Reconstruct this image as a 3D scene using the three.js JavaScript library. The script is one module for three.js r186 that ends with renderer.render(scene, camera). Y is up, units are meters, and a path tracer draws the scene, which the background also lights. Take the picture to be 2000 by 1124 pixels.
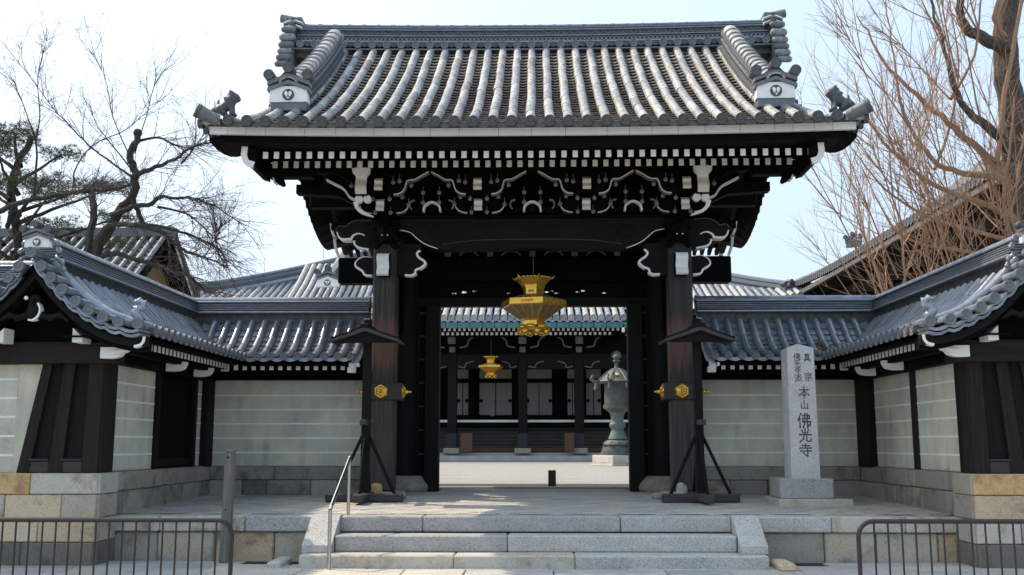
import * as THREE from 'three';
import { mergeGeometries } from 'three/addons/utils/BufferGeometryUtils.js';
import { MarchingCubes } from 'three/addons/objects/MarchingCubes.js';

// ---------- camera, sky, sun, exposure ----------
const scene = new THREE.Scene();
const camera = new THREE.PerspectiveCamera(31.39, 2000 / 1124, 0.1, 600);
camera.position.set(0.08, 1.4, 16.3);
camera.lookAt(0.08 - 0.02443, 1.4 + 0.15125, 16.3 - 0.9882);
const SUN = new THREE.Vector3(-0.75, 1, -0.35).normalize();
{
  const W = 512, H = 256, d = new Float32Array(W * H * 4);
  const mix = (a, b, t) => a + (b - a) * t;
  for (let j = 0; j < H; j++) for (let i = 0; i < W; i++) {
    const el = ((j + 0.5) / H - 0.5) * Math.PI, az = ((i + 0.5) / W - 0.5) * 2 * Math.PI;
    const dx = Math.cos(el) * Math.cos(az), dy = Math.sin(el), dz = Math.cos(el) * Math.sin(az);
    const ang = Math.acos(Math.max(-1, Math.min(1, dx * SUN.x + dy * SUN.y + dz * SUN.z))) * 180 / Math.PI;
    const up = Math.max(0, dy), t = Math.pow(up, 0.55);
    const g = Math.exp(-ang / 24), h = Math.exp(-ang / 70);
    const zen = [0.20, 0.33, 0.51], hor = [0.375, 0.48, 0.59];
    const glow = [1.55, 1.35, 1.15], wide = [0.17, 0.16, 0.13];
    const o = (j * W + i) * 4;
    for (let c = 0; c < 3; c++) {
      let v = mix(hor[c], zen[c], t) + glow[c] * g + wide[c] * h;
      if (dy < 0) v = mix(v, [0.3, 0.29, 0.27][c], Math.min(1, -dy * 12));
      d[o + c] = v;
    }
    d[o + 3] = 1;
  }
  const sky = new THREE.DataTexture(d, W, H, THREE.RGBAFormat, THREE.FloatType);
  sky.mapping = THREE.EquirectangularReflectionMapping; sky.magFilter = THREE.LinearFilter; sky.needsUpdate = true;
  scene.background = sky; scene.environment = sky;
}
const sun = new THREE.DirectionalLight(new THREE.Color(1.0, 0.85, 0.66), 2.6);
sun.position.copy(SUN).multiplyScalar(60); sun.castShadow = true; sun.shadow.radius = 1.2;
sun.shadow.mapSize.set(4096, 4096);
Object.assign(sun.shadow.camera, { left: -40, right: 40, top: 40, bottom: -40, near: 1, far: 160 });
scene.add(sun); scene.add(sun.target);
const renderer = new THREE.WebGLRenderer({ antialias: true });
renderer.setSize(1024, 575);
renderer.toneMapping = THREE.LinearToneMapping; renderer.toneMappingExposure = 1.8;
renderer.shadowMap.enabled = true;

// ---------- helpers ----------
const V = (x, y, z) => new THREE.Vector3(x, y, z);
let seed = 11;
const rnd = () => { seed = (Math.imul(seed, 1664525) + 1013904223) >>> 0; return seed / 4294967296; };
const rr = (a, b) => a + (b - a) * rnd();
const pick = (a) => a[Math.floor(rnd() * a.length)];
const taken = {};
function numbered(n) { const k = taken[n] = (taken[n] ?? -1) + 1; return k ? n + '_' + String(k).padStart(3, '0') : n; }
function add(name, geo, mat, parent) {
  const m = new THREE.Mesh(geo, mat); m.name = parent ? name : numbered(name);
  m.castShadow = m.receiveShadow = true; (parent ?? scene).add(m); return m;
}
function tag(o, label, category, group) { o.userData.label = label; o.userData.category = category; if (group) o.userData.group = group; return o; }
function thing(name, label, category, pos = [0, 0, 0], group) {
  const g = new THREE.Group(); g.name = numbered(name); scene.add(g); g.position.set(...pos);
  return tag(g, label, category, group);
}
function grp(name, parent) { const g = new THREE.Group(); g.name = name; parent.add(g); return g; }
const stuff = (m) => { m.userData.kind = 'stuff'; return m; };
const struct = (name, geo, mat) => { const m = add(name, geo, mat); m.userData.kind = 'structure'; return m; };

function raw(pos) { const g = new THREE.BufferGeometry(); g.setAttribute('position', new THREE.Float32BufferAttribute(pos, 3)); g.computeVertexNormals(); return g; }
// box-projected uv in metres; grain: axis the v coordinate follows (for wood)
function uv(g, grain = 'y', ou = 0, ov = 0) {
  if (g.index) g = g.toNonIndexed();
  for (const k of Object.keys(g.attributes)) if (!['position', 'normal'].includes(k)) g.deleteAttribute(k);
  if (!g.attributes.normal) g.computeVertexNormals();
  const p = g.attributes.position, n = g.attributes.normal, u = new Float32Array(p.count * 2);
  for (let t = 0; t < p.count; t += 3) {
    let nx = 0, ny = 0, nz = 0;
    for (let k = t; k < t + 3; k++) { nx += n.getX(k); ny += n.getY(k); nz += n.getZ(k); }
    nx = Math.abs(nx); ny = Math.abs(ny); nz = Math.abs(nz);
    for (let k = t; k < t + 3; k++) {
      const x = p.getX(k), y = p.getY(k), z = p.getZ(k);
      let a, b;
      if (ny >= nx && ny >= nz) { a = x; b = z; if (grain === 'x') [a, b] = [z, x]; }
      else if (nx >= nz) { a = z; b = y; if (grain === 'z') [a, b] = [y, z]; }
      else { a = x; b = y; if (grain === 'x') [a, b] = [y, x]; }
      u[k * 2] = a + ou; u[k * 2 + 1] = b + ov;
    }
  }
  g.setAttribute('uv', new THREE.BufferAttribute(u, 2)); return g;
}
// chamfered box
function bx(x0, x1, y0, y1, z0, z1, c = 0.006, grain = 'y', jit = true) {
  const X = [x0, x1], Y = [y0, y1], Z = [z0, z1];
  c = Math.min(c, (x1 - x0) * 0.4, (y1 - y0) * 0.4, (z1 - z0) * 0.4);
  const P = (i, j, k, ax) => { // corner i,j,k seen from face axis ax (that coordinate is at full extent)
    const s = [i ? -c : c, j ? -c : c, k ? -c : c]; s[ax] = 0;
    return [X[i] + s[0], Y[j] + s[1], Z[k] + s[2]];
  };
  const out = [], cx = (x0 + x1) / 2, cy = (y0 + y1) / 2, cz = (z0 + z1) / 2;
  const tri = (a, b, d) => {
    const ux = b[0] - a[0], uy = b[1] - a[1], uz = b[2] - a[2], vx = d[0] - a[0], vy = d[1] - a[1], vz = d[2] - a[2];
    const nx = uy * vz - uz * vy, ny = uz * vx - ux * vz, nz = ux * vy - uy * vx;
    const mx = (a[0] + b[0] + d[0]) / 3 - cx, my = (a[1] + b[1] + d[1]) / 3 - cy, mz = (a[2] + b[2] + d[2]) / 3 - cz;
    if (nx * mx + ny * my + nz * mz < 0) out.push(...a, ...d, ...b); else out.push(...a, ...b, ...d);
  };
  const quad = (a, b, d, e) => { tri(a, b, d); tri(a, d, e); };
  for (const s of [0, 1]) {
    quad(P(s, 0, 0, 0), P(s, 1, 0, 0), P(s, 1, 1, 0), P(s, 0, 1, 0));
    quad(P(0, s, 0, 1), P(1, s, 0, 1), P(1, s, 1, 1), P(0, s, 1, 1));
    quad(P(0, 0, s, 2), P(1, 0, s, 2), P(1, 1, s, 2), P(0, 1, s, 2));
  }
  for (const a of [0, 1]) for (const b of [0, 1]) {
    quad(P(a, b, 0, 0), P(a, b, 1, 0), P(a, b, 1, 1), P(a, b, 0, 1));
    quad(P(a, 0, b, 0), P(a, 1, b, 0), P(a, 1, b, 2), P(a, 0, b, 2));
    quad(P(0, a, b, 1), P(1, a, b, 1), P(1, a, b, 2), P(0, a, b, 2));
  }
  for (const a of [0, 1]) for (const b of [0, 1]) for (const d of [0, 1]) tri(P(a, b, d, 0), P(a, b, d, 1), P(a, b, d, 2));
  return uv(raw(out), grain, jit ? rnd() * 7 : 0, jit ? rnd() * 7 : 0);
}
function ext(pts, z0, z1, grain = 'x', holes) {
  const s = new THREE.Shape(pts.map((p) => new THREE.Vector2(p[0], p[1])));
  if (holes) for (const h of holes) s.holes.push(new THREE.Path(h.map((p) => new THREE.Vector2(p[0], p[1]))));
  const g = new THREE.ExtrudeGeometry(s, { depth: z1 - z0, bevelEnabled: false, steps: 1 });
  g.translate(0, 0, z0); return uv(g, grain);
}
function smooth(pts, n = 5) { return new THREE.CatmullRomCurve3(pts.map((p) => V(p[0], p[1], 0)), false, 'centripetal').getPoints((pts.length - 1) * n).map((p) => [p.x, p.y]); }
// ribbon of given width along a 2D curve (width to the left of travel), extruded in z
function ribbon(pts, w, z0, z1) {
  const out = [];
  for (let i = 0; i < pts.length; i++) {
    const a = pts[Math.max(0, i - 1)], b = pts[Math.min(pts.length - 1, i + 1)];
    const dx = b[0] - a[0], dy = b[1] - a[1], l = Math.hypot(dx, dy) || 1, k = typeof w === 'function' ? w(i / (pts.length - 1)) : w;
    out.push([pts[i][0] - dy / l * k, pts[i][1] + dx / l * k]);
  }
  return ext([...pts, ...out.reverse()], z0, z1);
}
function cyl(a, b, r0, r1, seg = 8, caps = true) {
  const d = b.clone().sub(a), g = new THREE.CylinderGeometry(r1, r0, d.length(), seg, 1, !caps);
  g.translate(0, d.length() / 2, 0);
  g.applyQuaternion(new THREE.Quaternion().setFromUnitVectors(V(0, 1, 0), d.normalize())); g.translate(a.x, a.y, a.z);
  return uv(g);
}
function tube(pts, radii, seg = 6) { // tapered tube through points
  const pos = [], rings = [];
  let ref = V(0.3, 0.1, 1).normalize();
  for (let i = 0; i < pts.length; i++) {
    const t = pts[Math.min(i + 1, pts.length - 1)].clone().sub(pts[Math.max(i - 1, 0)]).normalize();
    const s = ref.clone().sub(t.clone().multiplyScalar(ref.dot(t))).normalize(); if (s.lengthSq() < 0.5) s.set(1, 0, 0); ref = s;
    const q = t.clone().cross(s), r = [];
    for (let k = 0; k < seg; k++) { const a = k / seg * 2 * Math.PI; r.push(pts[i].clone().addScaledVector(s, Math.cos(a) * radii[i]).addScaledVector(q, Math.sin(a) * radii[i])); }
    rings.push(r);
  }
  for (let i = 0; i + 1 < rings.length; i++) for (let k = 0; k < seg; k++) {
    const a = rings[i][k], b = rings[i][(k + 1) % seg], c = rings[i + 1][(k + 1) % seg], d = rings[i + 1][k];
    for (const p of [a, b, c, a, c, d]) pos.push(p.x, p.y, p.z);
  }
  return raw(pos);
}
function lathe(pts, seg = 12) { return uv(new THREE.LatheGeometry(pts.map((p) => new THREE.Vector2(p[0], p[1])), seg)); }
function put(m, x, y, z, ry = 0, s = 1) { m.position.set(x, y, z); m.rotation.y = ry; if (s !== 1) m.scale.setScalar(s); return m; }
function basis(m, o, Y, Z, sx = 1, sy = 1, sz = 1) { // place mesh with its y along Y and z along Z
  const z = Z.clone().normalize(), x = Y.clone().cross(z).normalize(), y = z.clone().cross(x);
  m.quaternion.setFromRotationMatrix(new THREE.Matrix4().makeBasis(x, y, z)); m.position.copy(o); m.scale.set(sx, sy, sz); return m;
}
// smooth union of tapered capsules [ax,ay,az,ra,bx,by,bz,rb]
function blob(caps, k, res = 40, bumps = 0) {
  let lo = V(1e9, 1e9, 1e9), hi = V(-1e9, -1e9, -1e9);
  for (const c of caps) for (const o of [0, 4]) { const r = c[o + 3] + k; lo.min(V(c[o] - r, c[o + 1] - r, c[o + 2] - r)); hi.max(V(c[o] + r, c[o + 1] + r, c[o + 2] + r)); }
  const cen = lo.clone().add(hi).multiplyScalar(0.5), half = Math.max(hi.x - lo.x, hi.y - lo.y, hi.z - lo.z) / 2 * 1.12;
  const mc = new MarchingCubes(res, new THREE.MeshStandardMaterial(), false, false, 60000); mc.isolation = 0;
  for (let z = 0; z < res; z++) for (let y = 0; y < res; y++) for (let x = 0; x < res; x++) {
    const px = cen.x + ((x - res / 2) / (res / 2)) * half, py = cen.y + ((y - res / 2) / (res / 2)) * half, pz = cen.z + ((z - res / 2) / (res / 2)) * half;
    let acc = 0;
    for (const c of caps) {
      const dx = c[4] - c[0], dy = c[5] - c[1], dz = c[6] - c[2], L = dx * dx + dy * dy + dz * dz || 1e-9;
      const t = Math.max(0, Math.min(1, ((px - c[0]) * dx + (py - c[1]) * dy + (pz - c[2]) * dz) / L));
      const d = Math.hypot(px - c[0] - dx * t, py - c[1] - dy * t, pz - c[2] - dz * t) - (c[3] + (c[7] - c[3]) * t);
      acc += Math.exp(-d / k);
    }
    let d = -k * Math.log(Math.max(acc, 1e-30));
    if (bumps) d += bumps * Math.sin(px * 160) * Math.sin(py * 150 + 1) * Math.sin(pz * 140);
    mc.field[x + y * res + z * res * res] = -d;
  }
  mc.update();
  const n = mc.count ?? mc.geometry.drawRange.count, p = new Float32Array(n * 3), q = new Float32Array(n * 3);
  for (let i = 0; i < n * 3; i += 3) for (let c = 0; c < 3; c++) { p[i + c] = mc.positionArray[i + c] * half + [cen.x, cen.y, cen.z][c]; q[i + c] = mc.normalArray[i + c]; }
  const g = new THREE.BufferGeometry(); g.setAttribute('position', new THREE.BufferAttribute(p, 3)); g.setAttribute('normal', new THREE.BufferAttribute(q, 3));
  return uv(g);
}

// ---------- procedural textures ----------
function hash(x, y, s) { let h = (Math.imul(x, 374761393) + Math.imul(y, 668265263) + Math.imul(s, 974711)) | 0; h = Math.imul(h ^ (h >>> 13), 1274126177); return ((h ^ (h >>> 16)) >>> 0) / 4294967296; }
function pn(u, v, fx, fy, s) { // periodic value noise
  const x = u * fx, y = v * fy, xi = Math.floor(x), yi = Math.floor(y); let a = x - xi, b = y - yi;
  a = a * a * (3 - 2 * a); b = b * b * (3 - 2 * b);
  const X0 = ((xi % fx) + fx) % fx, X1 = (X0 + 1) % fx, Y0 = ((yi % fy) + fy) % fy, Y1 = (Y0 + 1) % fy;
  const p = hash(X0, Y0, s), q = hash(X1, Y0, s), r = hash(X0, Y1, s), t = hash(X1, Y1, s);
  return (p + (q - p) * a) * (1 - b) + (r + (t - r) * a) * b;
}
function fbm(u, v, fx, fy, s, n = 4) { let t = 0, a = 0.5, w = 0; for (let i = 0; i < n; i++) { t += a * pn(u, v, fx, fy, s + i); w += a; a *= 0.5; fx *= 2; fy *= 2; } return t / w; }
function tex(size, fn, srgb, rep) {
  const d = new Uint8Array(size * size * 4);
  for (let j = 0; j < size; j++) for (let i = 0; i < size; i++) {
    const c = fn(i / size, j / size), o = (j * size + i) * 4;
    for (let k = 0; k < 3; k++) { let v = Math.max(0, Math.min(1, c[k] ?? c[0])); if (srgb) v = v <= 0.0031308 ? v * 12.92 : 1.055 * Math.pow(v, 1 / 2.4) - 0.055; d[o + k] = v * 255; }
    d[o + 3] = 255;
  }
  const t = new THREE.DataTexture(d, size, size); t.wrapS = t.wrapT = THREE.RepeatWrapping; t.magFilter = THREE.LinearFilter; t.minFilter = THREE.LinearMipmapLinearFilter; t.generateMipmaps = true;
  if (srgb) t.colorSpace = THREE.SRGBColorSpace; t.repeat.set(rep, rep); t.needsUpdate = true; return t;
}
const mul = (c, k) => [c[0] * k, c[1] * k, c[2] * k];
const lerp3 = (a, b, t) => { t = Math.max(0, Math.min(1, t)); return [a[0] + (b[0] - a[0]) * t, a[1] + (b[1] - a[1]) * t, a[2] + (b[2] - a[2]) * t]; };
const T = {};
T.granite = tex(512, (u, v) => {
  const b = 0.72 + 0.36 * fbm(u, v, 3, 3, 1) + 0.42 * (pn(u, v, 170, 170, 5) - 0.5) + 0.34 * (pn(u, v, 80, 80, 6) - 0.5);
  const s = pn(u, v, 120, 120, 7) > 0.8 ? 0.5 : 1, w = pn(u, v, 140, 140, 8) > 0.86 ? 1.2 : 1;
  const warm = fbm(u, v, 4, 4, 9); const k = b * s * w;
  return lerp3([k * 0.97, k * 0.99, k], [k, k * 0.93, k * 0.82], (warm - 0.5) * 2.4);
}, true, 1.1);
T.stone = tex(512, (u, v) => { // weathered building stone: rust and soot stains with ragged edges
  const b = 0.70 + 0.5 * fbm(u, v, 4, 4, 301) + 0.2 * (pn(u, v, 150, 150, 305) - 0.5) + 0.24 * (pn(u, v, 60, 60, 306) - 0.5);
  let c = mul([1, 0.985, 0.955], b * (pn(u, v, 110, 110, 307) > 0.84 ? 0.68 : 1));
  c = lerp3(c, mul([1.12, 0.86, 0.60], b), (fbm(u, v, 5, 5, 311, 5) - 0.57) * 3); c = lerp3(c, mul([0.42, 0.40, 0.375], b), (fbm(u, v, 6, 5, 317, 5) - 0.58) * 4);
  return lerp3(c, mul([0.74, 0.77, 0.66], b), (fbm(u, v, 8, 8, 323, 4) - 0.6) * 5);
}, true, 0.75);
T.graniteB = tex(512, (u, v) => [0.5 + 0.5 * (fbm(u, v, 40, 40, 3) - 0.5) + 0.6 * (fbm(u, v, 5, 5, 4) - 0.5)], false, 1.1);
T.wood = tex(512, (u, v) => {
  const g = fbm(u, v, 46, 3, 12, 4), l = fbm(u, v, 5, 2, 15, 3), k = 0.45 + 1.0 * g * (0.5 + l);
  return [k, k, k];
}, true, 0.9);
T.woodB = tex(512, (u, v) => [fbm(u, v, 70, 3, 22, 4)], false, 0.9);
T.tile = tex(512, (u, v) => {
  const a = fbm(u, v, 6, 6, 31), b = fbm(u, v, 28, 28, 35, 3), c = fbm(u, v, 2, 2, 37, 2);
  const k = 0.62 + 0.5 * a + 0.25 * (b - 0.5) + 0.2 * (c - 0.5);
  return lerp3(mul([0.97, 1, 1.03], k), mul([1.04, 0.98, 0.88], k), (fbm(u, v, 4, 4, 40) - 0.5) * 2.5);
}, true, 1.3);
T.tileOld = tex(512, (u, v) => {
  const a = fbm(u, v, 7, 7, 51), b = fbm(u, v, 30, 30, 55, 3), lich = fbm(u, v, 12, 12, 58, 4);
  let c = mul([1, 1, 1.01], 0.5 + 0.75 * a + 0.4 * (b - 0.5));
  c = lerp3(c, [1.25, 1.26, 1.22], (lich - 0.56) * 5); c = lerp3(c, [0.40, 0.39, 0.37], (fbm(u, v, 9, 9, 62) - 0.56) * 5);
  return lerp3(c, mul([1.08, 0.94, 0.8], 0.7 + 0.4 * a), (fbm(u, v, 5, 5, 66) - 0.62) * 2);
}, true, 1.7);
T.tileB = tex(512, (u, v) => [fbm(u, v, 24, 24, 71, 4)], false, 1.7);
T.plaster = tex(512, (u, v) => {
  const a = fbm(u, v, 3, 3, 81, 5), b = fbm(u, v, 60, 60, 85, 2), st = fbm(u, v, 12, 2, 88, 3);
  const k = 0.88 + 0.42 * (a - 0.5) + 0.12 * (b - 0.5) - 0.55 * Math.max(0, st - 0.55) - 0.5 * Math.max(0, fbm(u, v, 7, 9, 95, 4) - 0.6);
  return lerp3(mul([0.98, 1, 0.97], k), mul([1.03, 0.99, 0.88], k), (fbm(u, v, 4, 4, 90) - 0.45) * 2);
}, true, 0.55);
T.plasterB = tex(512, (u, v) => [0.6 * fbm(u, v, 50, 50, 91, 3) + 0.4 * fbm(u, v, 5, 5, 94, 3)], false, 0.55);
T.white = tex(256, (u, v) => { const k = 0.93 + 0.12 * (fbm(u, v, 6, 6, 101) - 0.5) - 0.25 * Math.max(0, fbm(u, v, 14, 5, 104) - 0.62); return [k, k * 0.995, k * 0.97]; }, true, 1.5);
T.gravel = tex(512, (u, v) => { const k = 0.5 + 0.75 * pn(u, v, 150, 150, 111) * (0.6 + 0.6 * pn(u, v, 70, 70, 113)) + 0.2 * (fbm(u, v, 3, 3, 115) - 0.5); return [k, k * 0.985, k * 0.95]; }, true, 0.35);
T.gold = tex(256, (u, v) => [0.88 + 0.4 * (fbm(u, v, 8, 8, 121) - 0.5)], true, 3);
T.goldR = tex(256, (u, v) => { const k = 0.25 + 0.5 * fbm(u, v, 10, 10, 125); return [k, k, k]; }, false, 3);
T.bronze = tex(256, (u, v) => { const a = fbm(u, v, 5, 5, 131), b = fbm(u, v, 20, 20, 135); return lerp3(mul([0.55, 0.62, 0.6], 0.5 + b * 0.7), [0.50, 0.72, 0.66], (a - 0.5) * 4); }, true, 1.2);
T.bark = tex(256, (u, v) => [0.55 + 0.9 * (fbm(u, v, 16, 4, 141) - 0.3)], true, 1.5);

// ---------- materials (linear base colours) ----------
const col = (r, g, b) => new THREE.Color().setRGB(r, g, b);
const std = (c, o = {}) => new THREE.MeshStandardMaterial({ color: col(...c), roughness: 0.8, metalness: 0, ...o });
const gr = (c, o = {}) => std(c, { map: T.granite, bumpMap: T.graniteB, bumpScale: 0.0016, roughness: 0.82, ...o });
const wd = (c, sp = 0.35) => new THREE.MeshPhysicalMaterial({ color: col(...c), map: T.wood, bumpMap: T.woodB, bumpScale: 0.003, roughness: 0.68, specularIntensity: sp });
const rs = (c, o = {}) => std(c, { map: T.stone, bumpMap: T.graniteB, bumpScale: 0.004, roughness: 0.86, ...o });
const M = {
  granite: [gr([0.470, 0.454, 0.431]), gr([0.538, 0.515, 0.482]), gr([0.420, 0.403, 0.381]), rs([0.515, 0.476, 0.420])],
  tan: [rs([0.594, 0.486, 0.346]), rs([0.540, 0.416, 0.286]), rs([0.486, 0.432, 0.362])],
  ochre: rs([0.60, 0.40, 0.20]), rough: [rs([0.40, 0.365, 0.32]), rs([0.34, 0.315, 0.28]), rs([0.43, 0.385, 0.32])],
  base: [rs([0.302, 0.280, 0.246]), rs([0.252, 0.235, 0.207]), rs([0.347, 0.319, 0.274])],
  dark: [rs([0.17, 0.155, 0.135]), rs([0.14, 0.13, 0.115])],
  pave: [[0.568, 0.522, 0.458], [0.522, 0.493, 0.447], [0.603, 0.551, 0.476], [0.487, 0.476, 0.447], [0.545, 0.493, 0.418]].map((c) => gr(c, { bumpScale: 0.0015 })),
  joint: gr([0.045, 0.042, 0.038]),
  street: [[0.486, 0.475, 0.454], [0.400, 0.394, 0.389], [0.540, 0.502, 0.443]].map((c) => gr(c, { bumpScale: 0.0015 })),
  stele: gr([0.70, 0.68, 0.65]),
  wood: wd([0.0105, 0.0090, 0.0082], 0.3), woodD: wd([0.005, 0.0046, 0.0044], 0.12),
  woodP: wd([0.024, 0.0185, 0.0155], 0.35),
  woodR: std([0.072, 0.030, 0.019], { map: T.wood, bumpMap: T.woodB, bumpScale: 0.003, roughness: 0.6 }),
  woodB: std([0.040, 0.030, 0.024], { map: T.wood, bumpMap: T.woodB, bumpScale: 0.003, roughness: 0.65 }),
  woodW: std([0.055, 0.050, 0.046], { map: T.wood, bumpMap: T.woodB, bumpScale: 0.004, roughness: 0.8 }),
  woodG: std([0.17, 0.155, 0.135], { map: T.wood, bumpMap: T.woodB, bumpScale: 0.006, roughness: 0.85 }),
  white: std([0.92, 0.915, 0.90], { map: T.white, roughness: 0.7 }),
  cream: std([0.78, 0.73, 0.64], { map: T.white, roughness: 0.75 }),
  plaster: std([0.69, 0.66, 0.555], { map: T.plaster, bumpMap: T.plasterB, bumpScale: 0.004, roughness: 0.92 }),
  plasterW: std([0.92, 0.92, 0.91], { map: T.white, roughness: 0.8 }),
  tile: [[0.267, 0.286, 0.325], [0.319, 0.338, 0.377], [0.221, 0.240, 0.280]].map((c) => std(c, { map: T.tile, bumpMap: T.tileB, bumpScale: 0.002, roughness: 0.30, metalness: 0.3 })),
  tileOld: [[0.364, 0.375, 0.392], [0.280, 0.291, 0.308], [0.437, 0.442, 0.442], [0.336, 0.347, 0.370], [0.403, 0.386, 0.358], [0.314, 0.314, 0.319], [0.470, 0.470, 0.459]].map((c) => std(c, { map: T.tileOld, bumpMap: T.tileB, bumpScale: 0.003, roughness: 0.55 })),
  panOld: std([0.315, 0.268, 0.236], { map: T.tileOld, roughness: 0.7 }),
  tileDark: std([0.085, 0.086, 0.086], { map: T.tileOld, bumpMap: T.tileB, bumpScale: 0.003, roughness: 0.6 }),
  tileMid: std([0.17, 0.178, 0.19], { map: T.tile, bumpMap: T.tileB, bumpScale: 0.003, roughness: 0.5 }),
  gold: std([1.0, 0.59, 0.09], { map: T.gold, roughnessMap: T.goldR, roughness: 0.55, metalness: 0.65 }),
  goldD: std([0.80, 0.36, 0.05], { map: T.gold, roughnessMap: T.goldR, roughness: 0.8, metalness: 0.4 }),
  goldF: std([0.30, 0.25, 0.15], { map: T.gold, roughness: 0.6, metalness: 0.5 }),
  steel: std([0.46, 0.44, 0.41], { roughness: 0.28, metalness: 1 }),
  fence: std([0.030, 0.027, 0.026], { roughness: 0.38, metalness: 0.25 }),
  bronze: std([0.21, 0.245, 0.23], { map: T.bronze, roughness: 0.6, metalness: 0.1 }),
  bronzeD: std([0.105, 0.112, 0.108], { map: T.tile, bumpMap: T.tileB, bumpScale: 0.006, roughness: 0.6, metalness: 0.3 }),
  verdigris: std([0.13, 0.31, 0.34], { map: T.bronze, roughness: 0.7 }),
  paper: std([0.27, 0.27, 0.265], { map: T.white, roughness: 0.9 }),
  clay: std([0.075, 0.08, 0.088], { map: T.tile, bumpMap: T.tileB, bumpScale: 0.004, roughness: 0.5 }),
  bark: std([0.060, 0.050, 0.044], { map: T.bark, roughness: 0.95 }),
  twig: std([0.085, 0.066, 0.058], { roughness: 0.9 }),
  ginkgo: std([0.33, 0.205, 0.13], { roughness: 0.85 }),
  ginkgoTrunk: std([0.115, 0.092, 0.075], { map: T.bark, bumpMap: T.bark, bumpScale: 0.03, roughness: 0.95 }),
  redCopper: std([0.13, 0.055, 0.038], { map: T.white, roughness: 0.7 }),
  ochreWall: std([0.27, 0.17, 0.075], { map: T.plaster, roughness: 0.9 }),
};

// ---------- ground, street slabs, terrace, steps ----------
struct('ground', uv(new THREE.PlaneGeometry(900, 900).rotateX(-Math.PI / 2).translate(0, -0.06, 0)), gr([0.36, 0.35, 0.335], { bumpScale: 0 }));
{ // paved street: stone slabs laid in uneven rows
  const pav = struct('street_pavement', bx(-14, 14, -0.055, -0.022, 3.3, 22, 0.005), M.joint);
  let z = 3.62;
  for (let r = 0; r < 5; r++) {
    const d = [0.36, 0.42, 0.62, 0.7, 0.75][r];
    for (let x = -7 + rr(-0.4, 0); x < 7;) {
      const w = rr(0.6, 1.25), inStep = r < 1 && x + w > -2.7 && x < 2.75;
      if (!inStep) add('slab', bx(x + 0.006, x + w - 0.006, -0.05, rr(-0.004, 0.004), z + 0.006, z + d - 0.006, 0.008), r > 2 ? M.street[0] : pick([...M.street, M.street[0], M.pave[2]]), pav);
      x += w;
    }
    z += d;
  }
  add('slab', bx(-14, 14, -0.05, 0, z + 0.006, 22, 0.01), M.street[1], pav);
}
const podY = (z) => 0.53 + 0.065 * Math.min(1, Math.max(0, (3.6 - z) / 4));
{ // terrace floor: bedding with diagonal square paving stones
  const bed = raw([]), q = [];
  const zs = [3.58, -0.4, -5.5], X = 5.3;
  for (let i = 0; i < 2; i++) { const a = podY(zs[i]) - 0.018, b = podY(zs[i + 1]) - 0.018, z0 = zs[i], z1 = zs[i + 1]; q.push(-X, a, z0, X, a, z0, X, b, z1, -X, a, z0, X, b, z1, -X, b, z1); }
  bed.setAttribute('position', new THREE.Float32BufferAttribute(q, 3)); bed.computeVertexNormals();
  const floor = struct('terrace_pavement', uv(bed), M.joint);
  const S = 0.46, D = S * Math.SQRT1_2;
  const spots = [];
  for (let i = -16; i <= 16; i++) for (let j = -3; j <= 13; j++) for (const o of [0, 1]) {
    const x = (2 * i + o) * D, z = 3.3 - (2 * j + o) * D;
    if (Math.abs(x) > 5.25 + D * 0.5 || z < -2.2 || z > 3.26 + D) continue;
    spots.push([x, z]);
  }
  // clip each diamond to the terrace rectangle
  const clip = (poly, f) => { const out = []; for (let i = 0; i < poly.length; i++) { const a = poly[i], b = poly[(i + 1) % poly.length], fa = f(a), fb = f(b); if (fa >= 0) out.push(a); if (fa * fb < 0) { const t = fa / (fa - fb); out.push([a[0] + (b[0] - a[0]) * t, a[1] + (b[1] - a[1]) * t]); } } return out; };
  const rest = [];
  spots.sort((p, q) => q[1] - p[1]);
  let n = 0;
  for (const [x, z] of spots) {
    const h = D - 0.017; let p = [[x - h, z], [x, z + h], [x + h, z], [x, z - h]];
    p = clip(p, (a) => 3.24 - a[1]); p = clip(p, (a) => a[0] + 5.2); p = clip(p, (a) => 5.2 - a[0]);
    if (p.length < 3) continue;
    let area = 0; for (let i = 0; i < p.length; i++) { const a = p[i], b = p[(i + 1) % p.length]; area += a[0] * b[1] - b[0] * a[1]; } if (Math.abs(area) < 0.01) continue;
    const lift = rr(-0.002, 0.003), out = [], top = (a) => [a[0], podY(a[1]) + lift, a[1]], mid = (a, c) => { const cx = x, cz = z; return [a[0] + (cx - a[0]) * c, podY(a[1]) + lift - 0.004, a[1] + (cz - a[1]) * c]; };
    const c0 = top([x, z]), up = p.map((a) => { const m = [a[0] + (x - a[0]) * 0.02, a[1] + (z - a[1]) * 0.02]; return top(m); }), lo = p.map((a) => { const t = top(a); t[1] -= 0.02; return t; });
    for (let i = 0; i < p.length; i++) { const k = (i + 1) % p.length; out.push(...c0, ...up[i], ...up[k], ...up[i], ...lo[i], ...lo[k], ...up[i], ...lo[k], ...up[k]); }
    const g = uv(raw(out), 'y', rnd() * 5, rnd() * 5);
    if (n++ < 290) add('paving_stone', g, pick(M.pave), floor); else rest.push(g);
  }
  if (rest.length) stuff(add('far_paving_stones', mergeGeometries(rest), M.pave[1], floor));
  // kerb of long granite blocks
  let x = -5.16; const cuts = [-4.55, -3.5, -2.33, -1.32, 1.08, 2.42, 3.62, 4.5, 5.16];
  for (const c of cuts) { add('kerb_stone', bx(x + 0.004, c - 0.004, 0.345, 0.53, 3.24, 3.6, 0.014), pick(M.granite), floor); x = c; }
}
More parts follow.
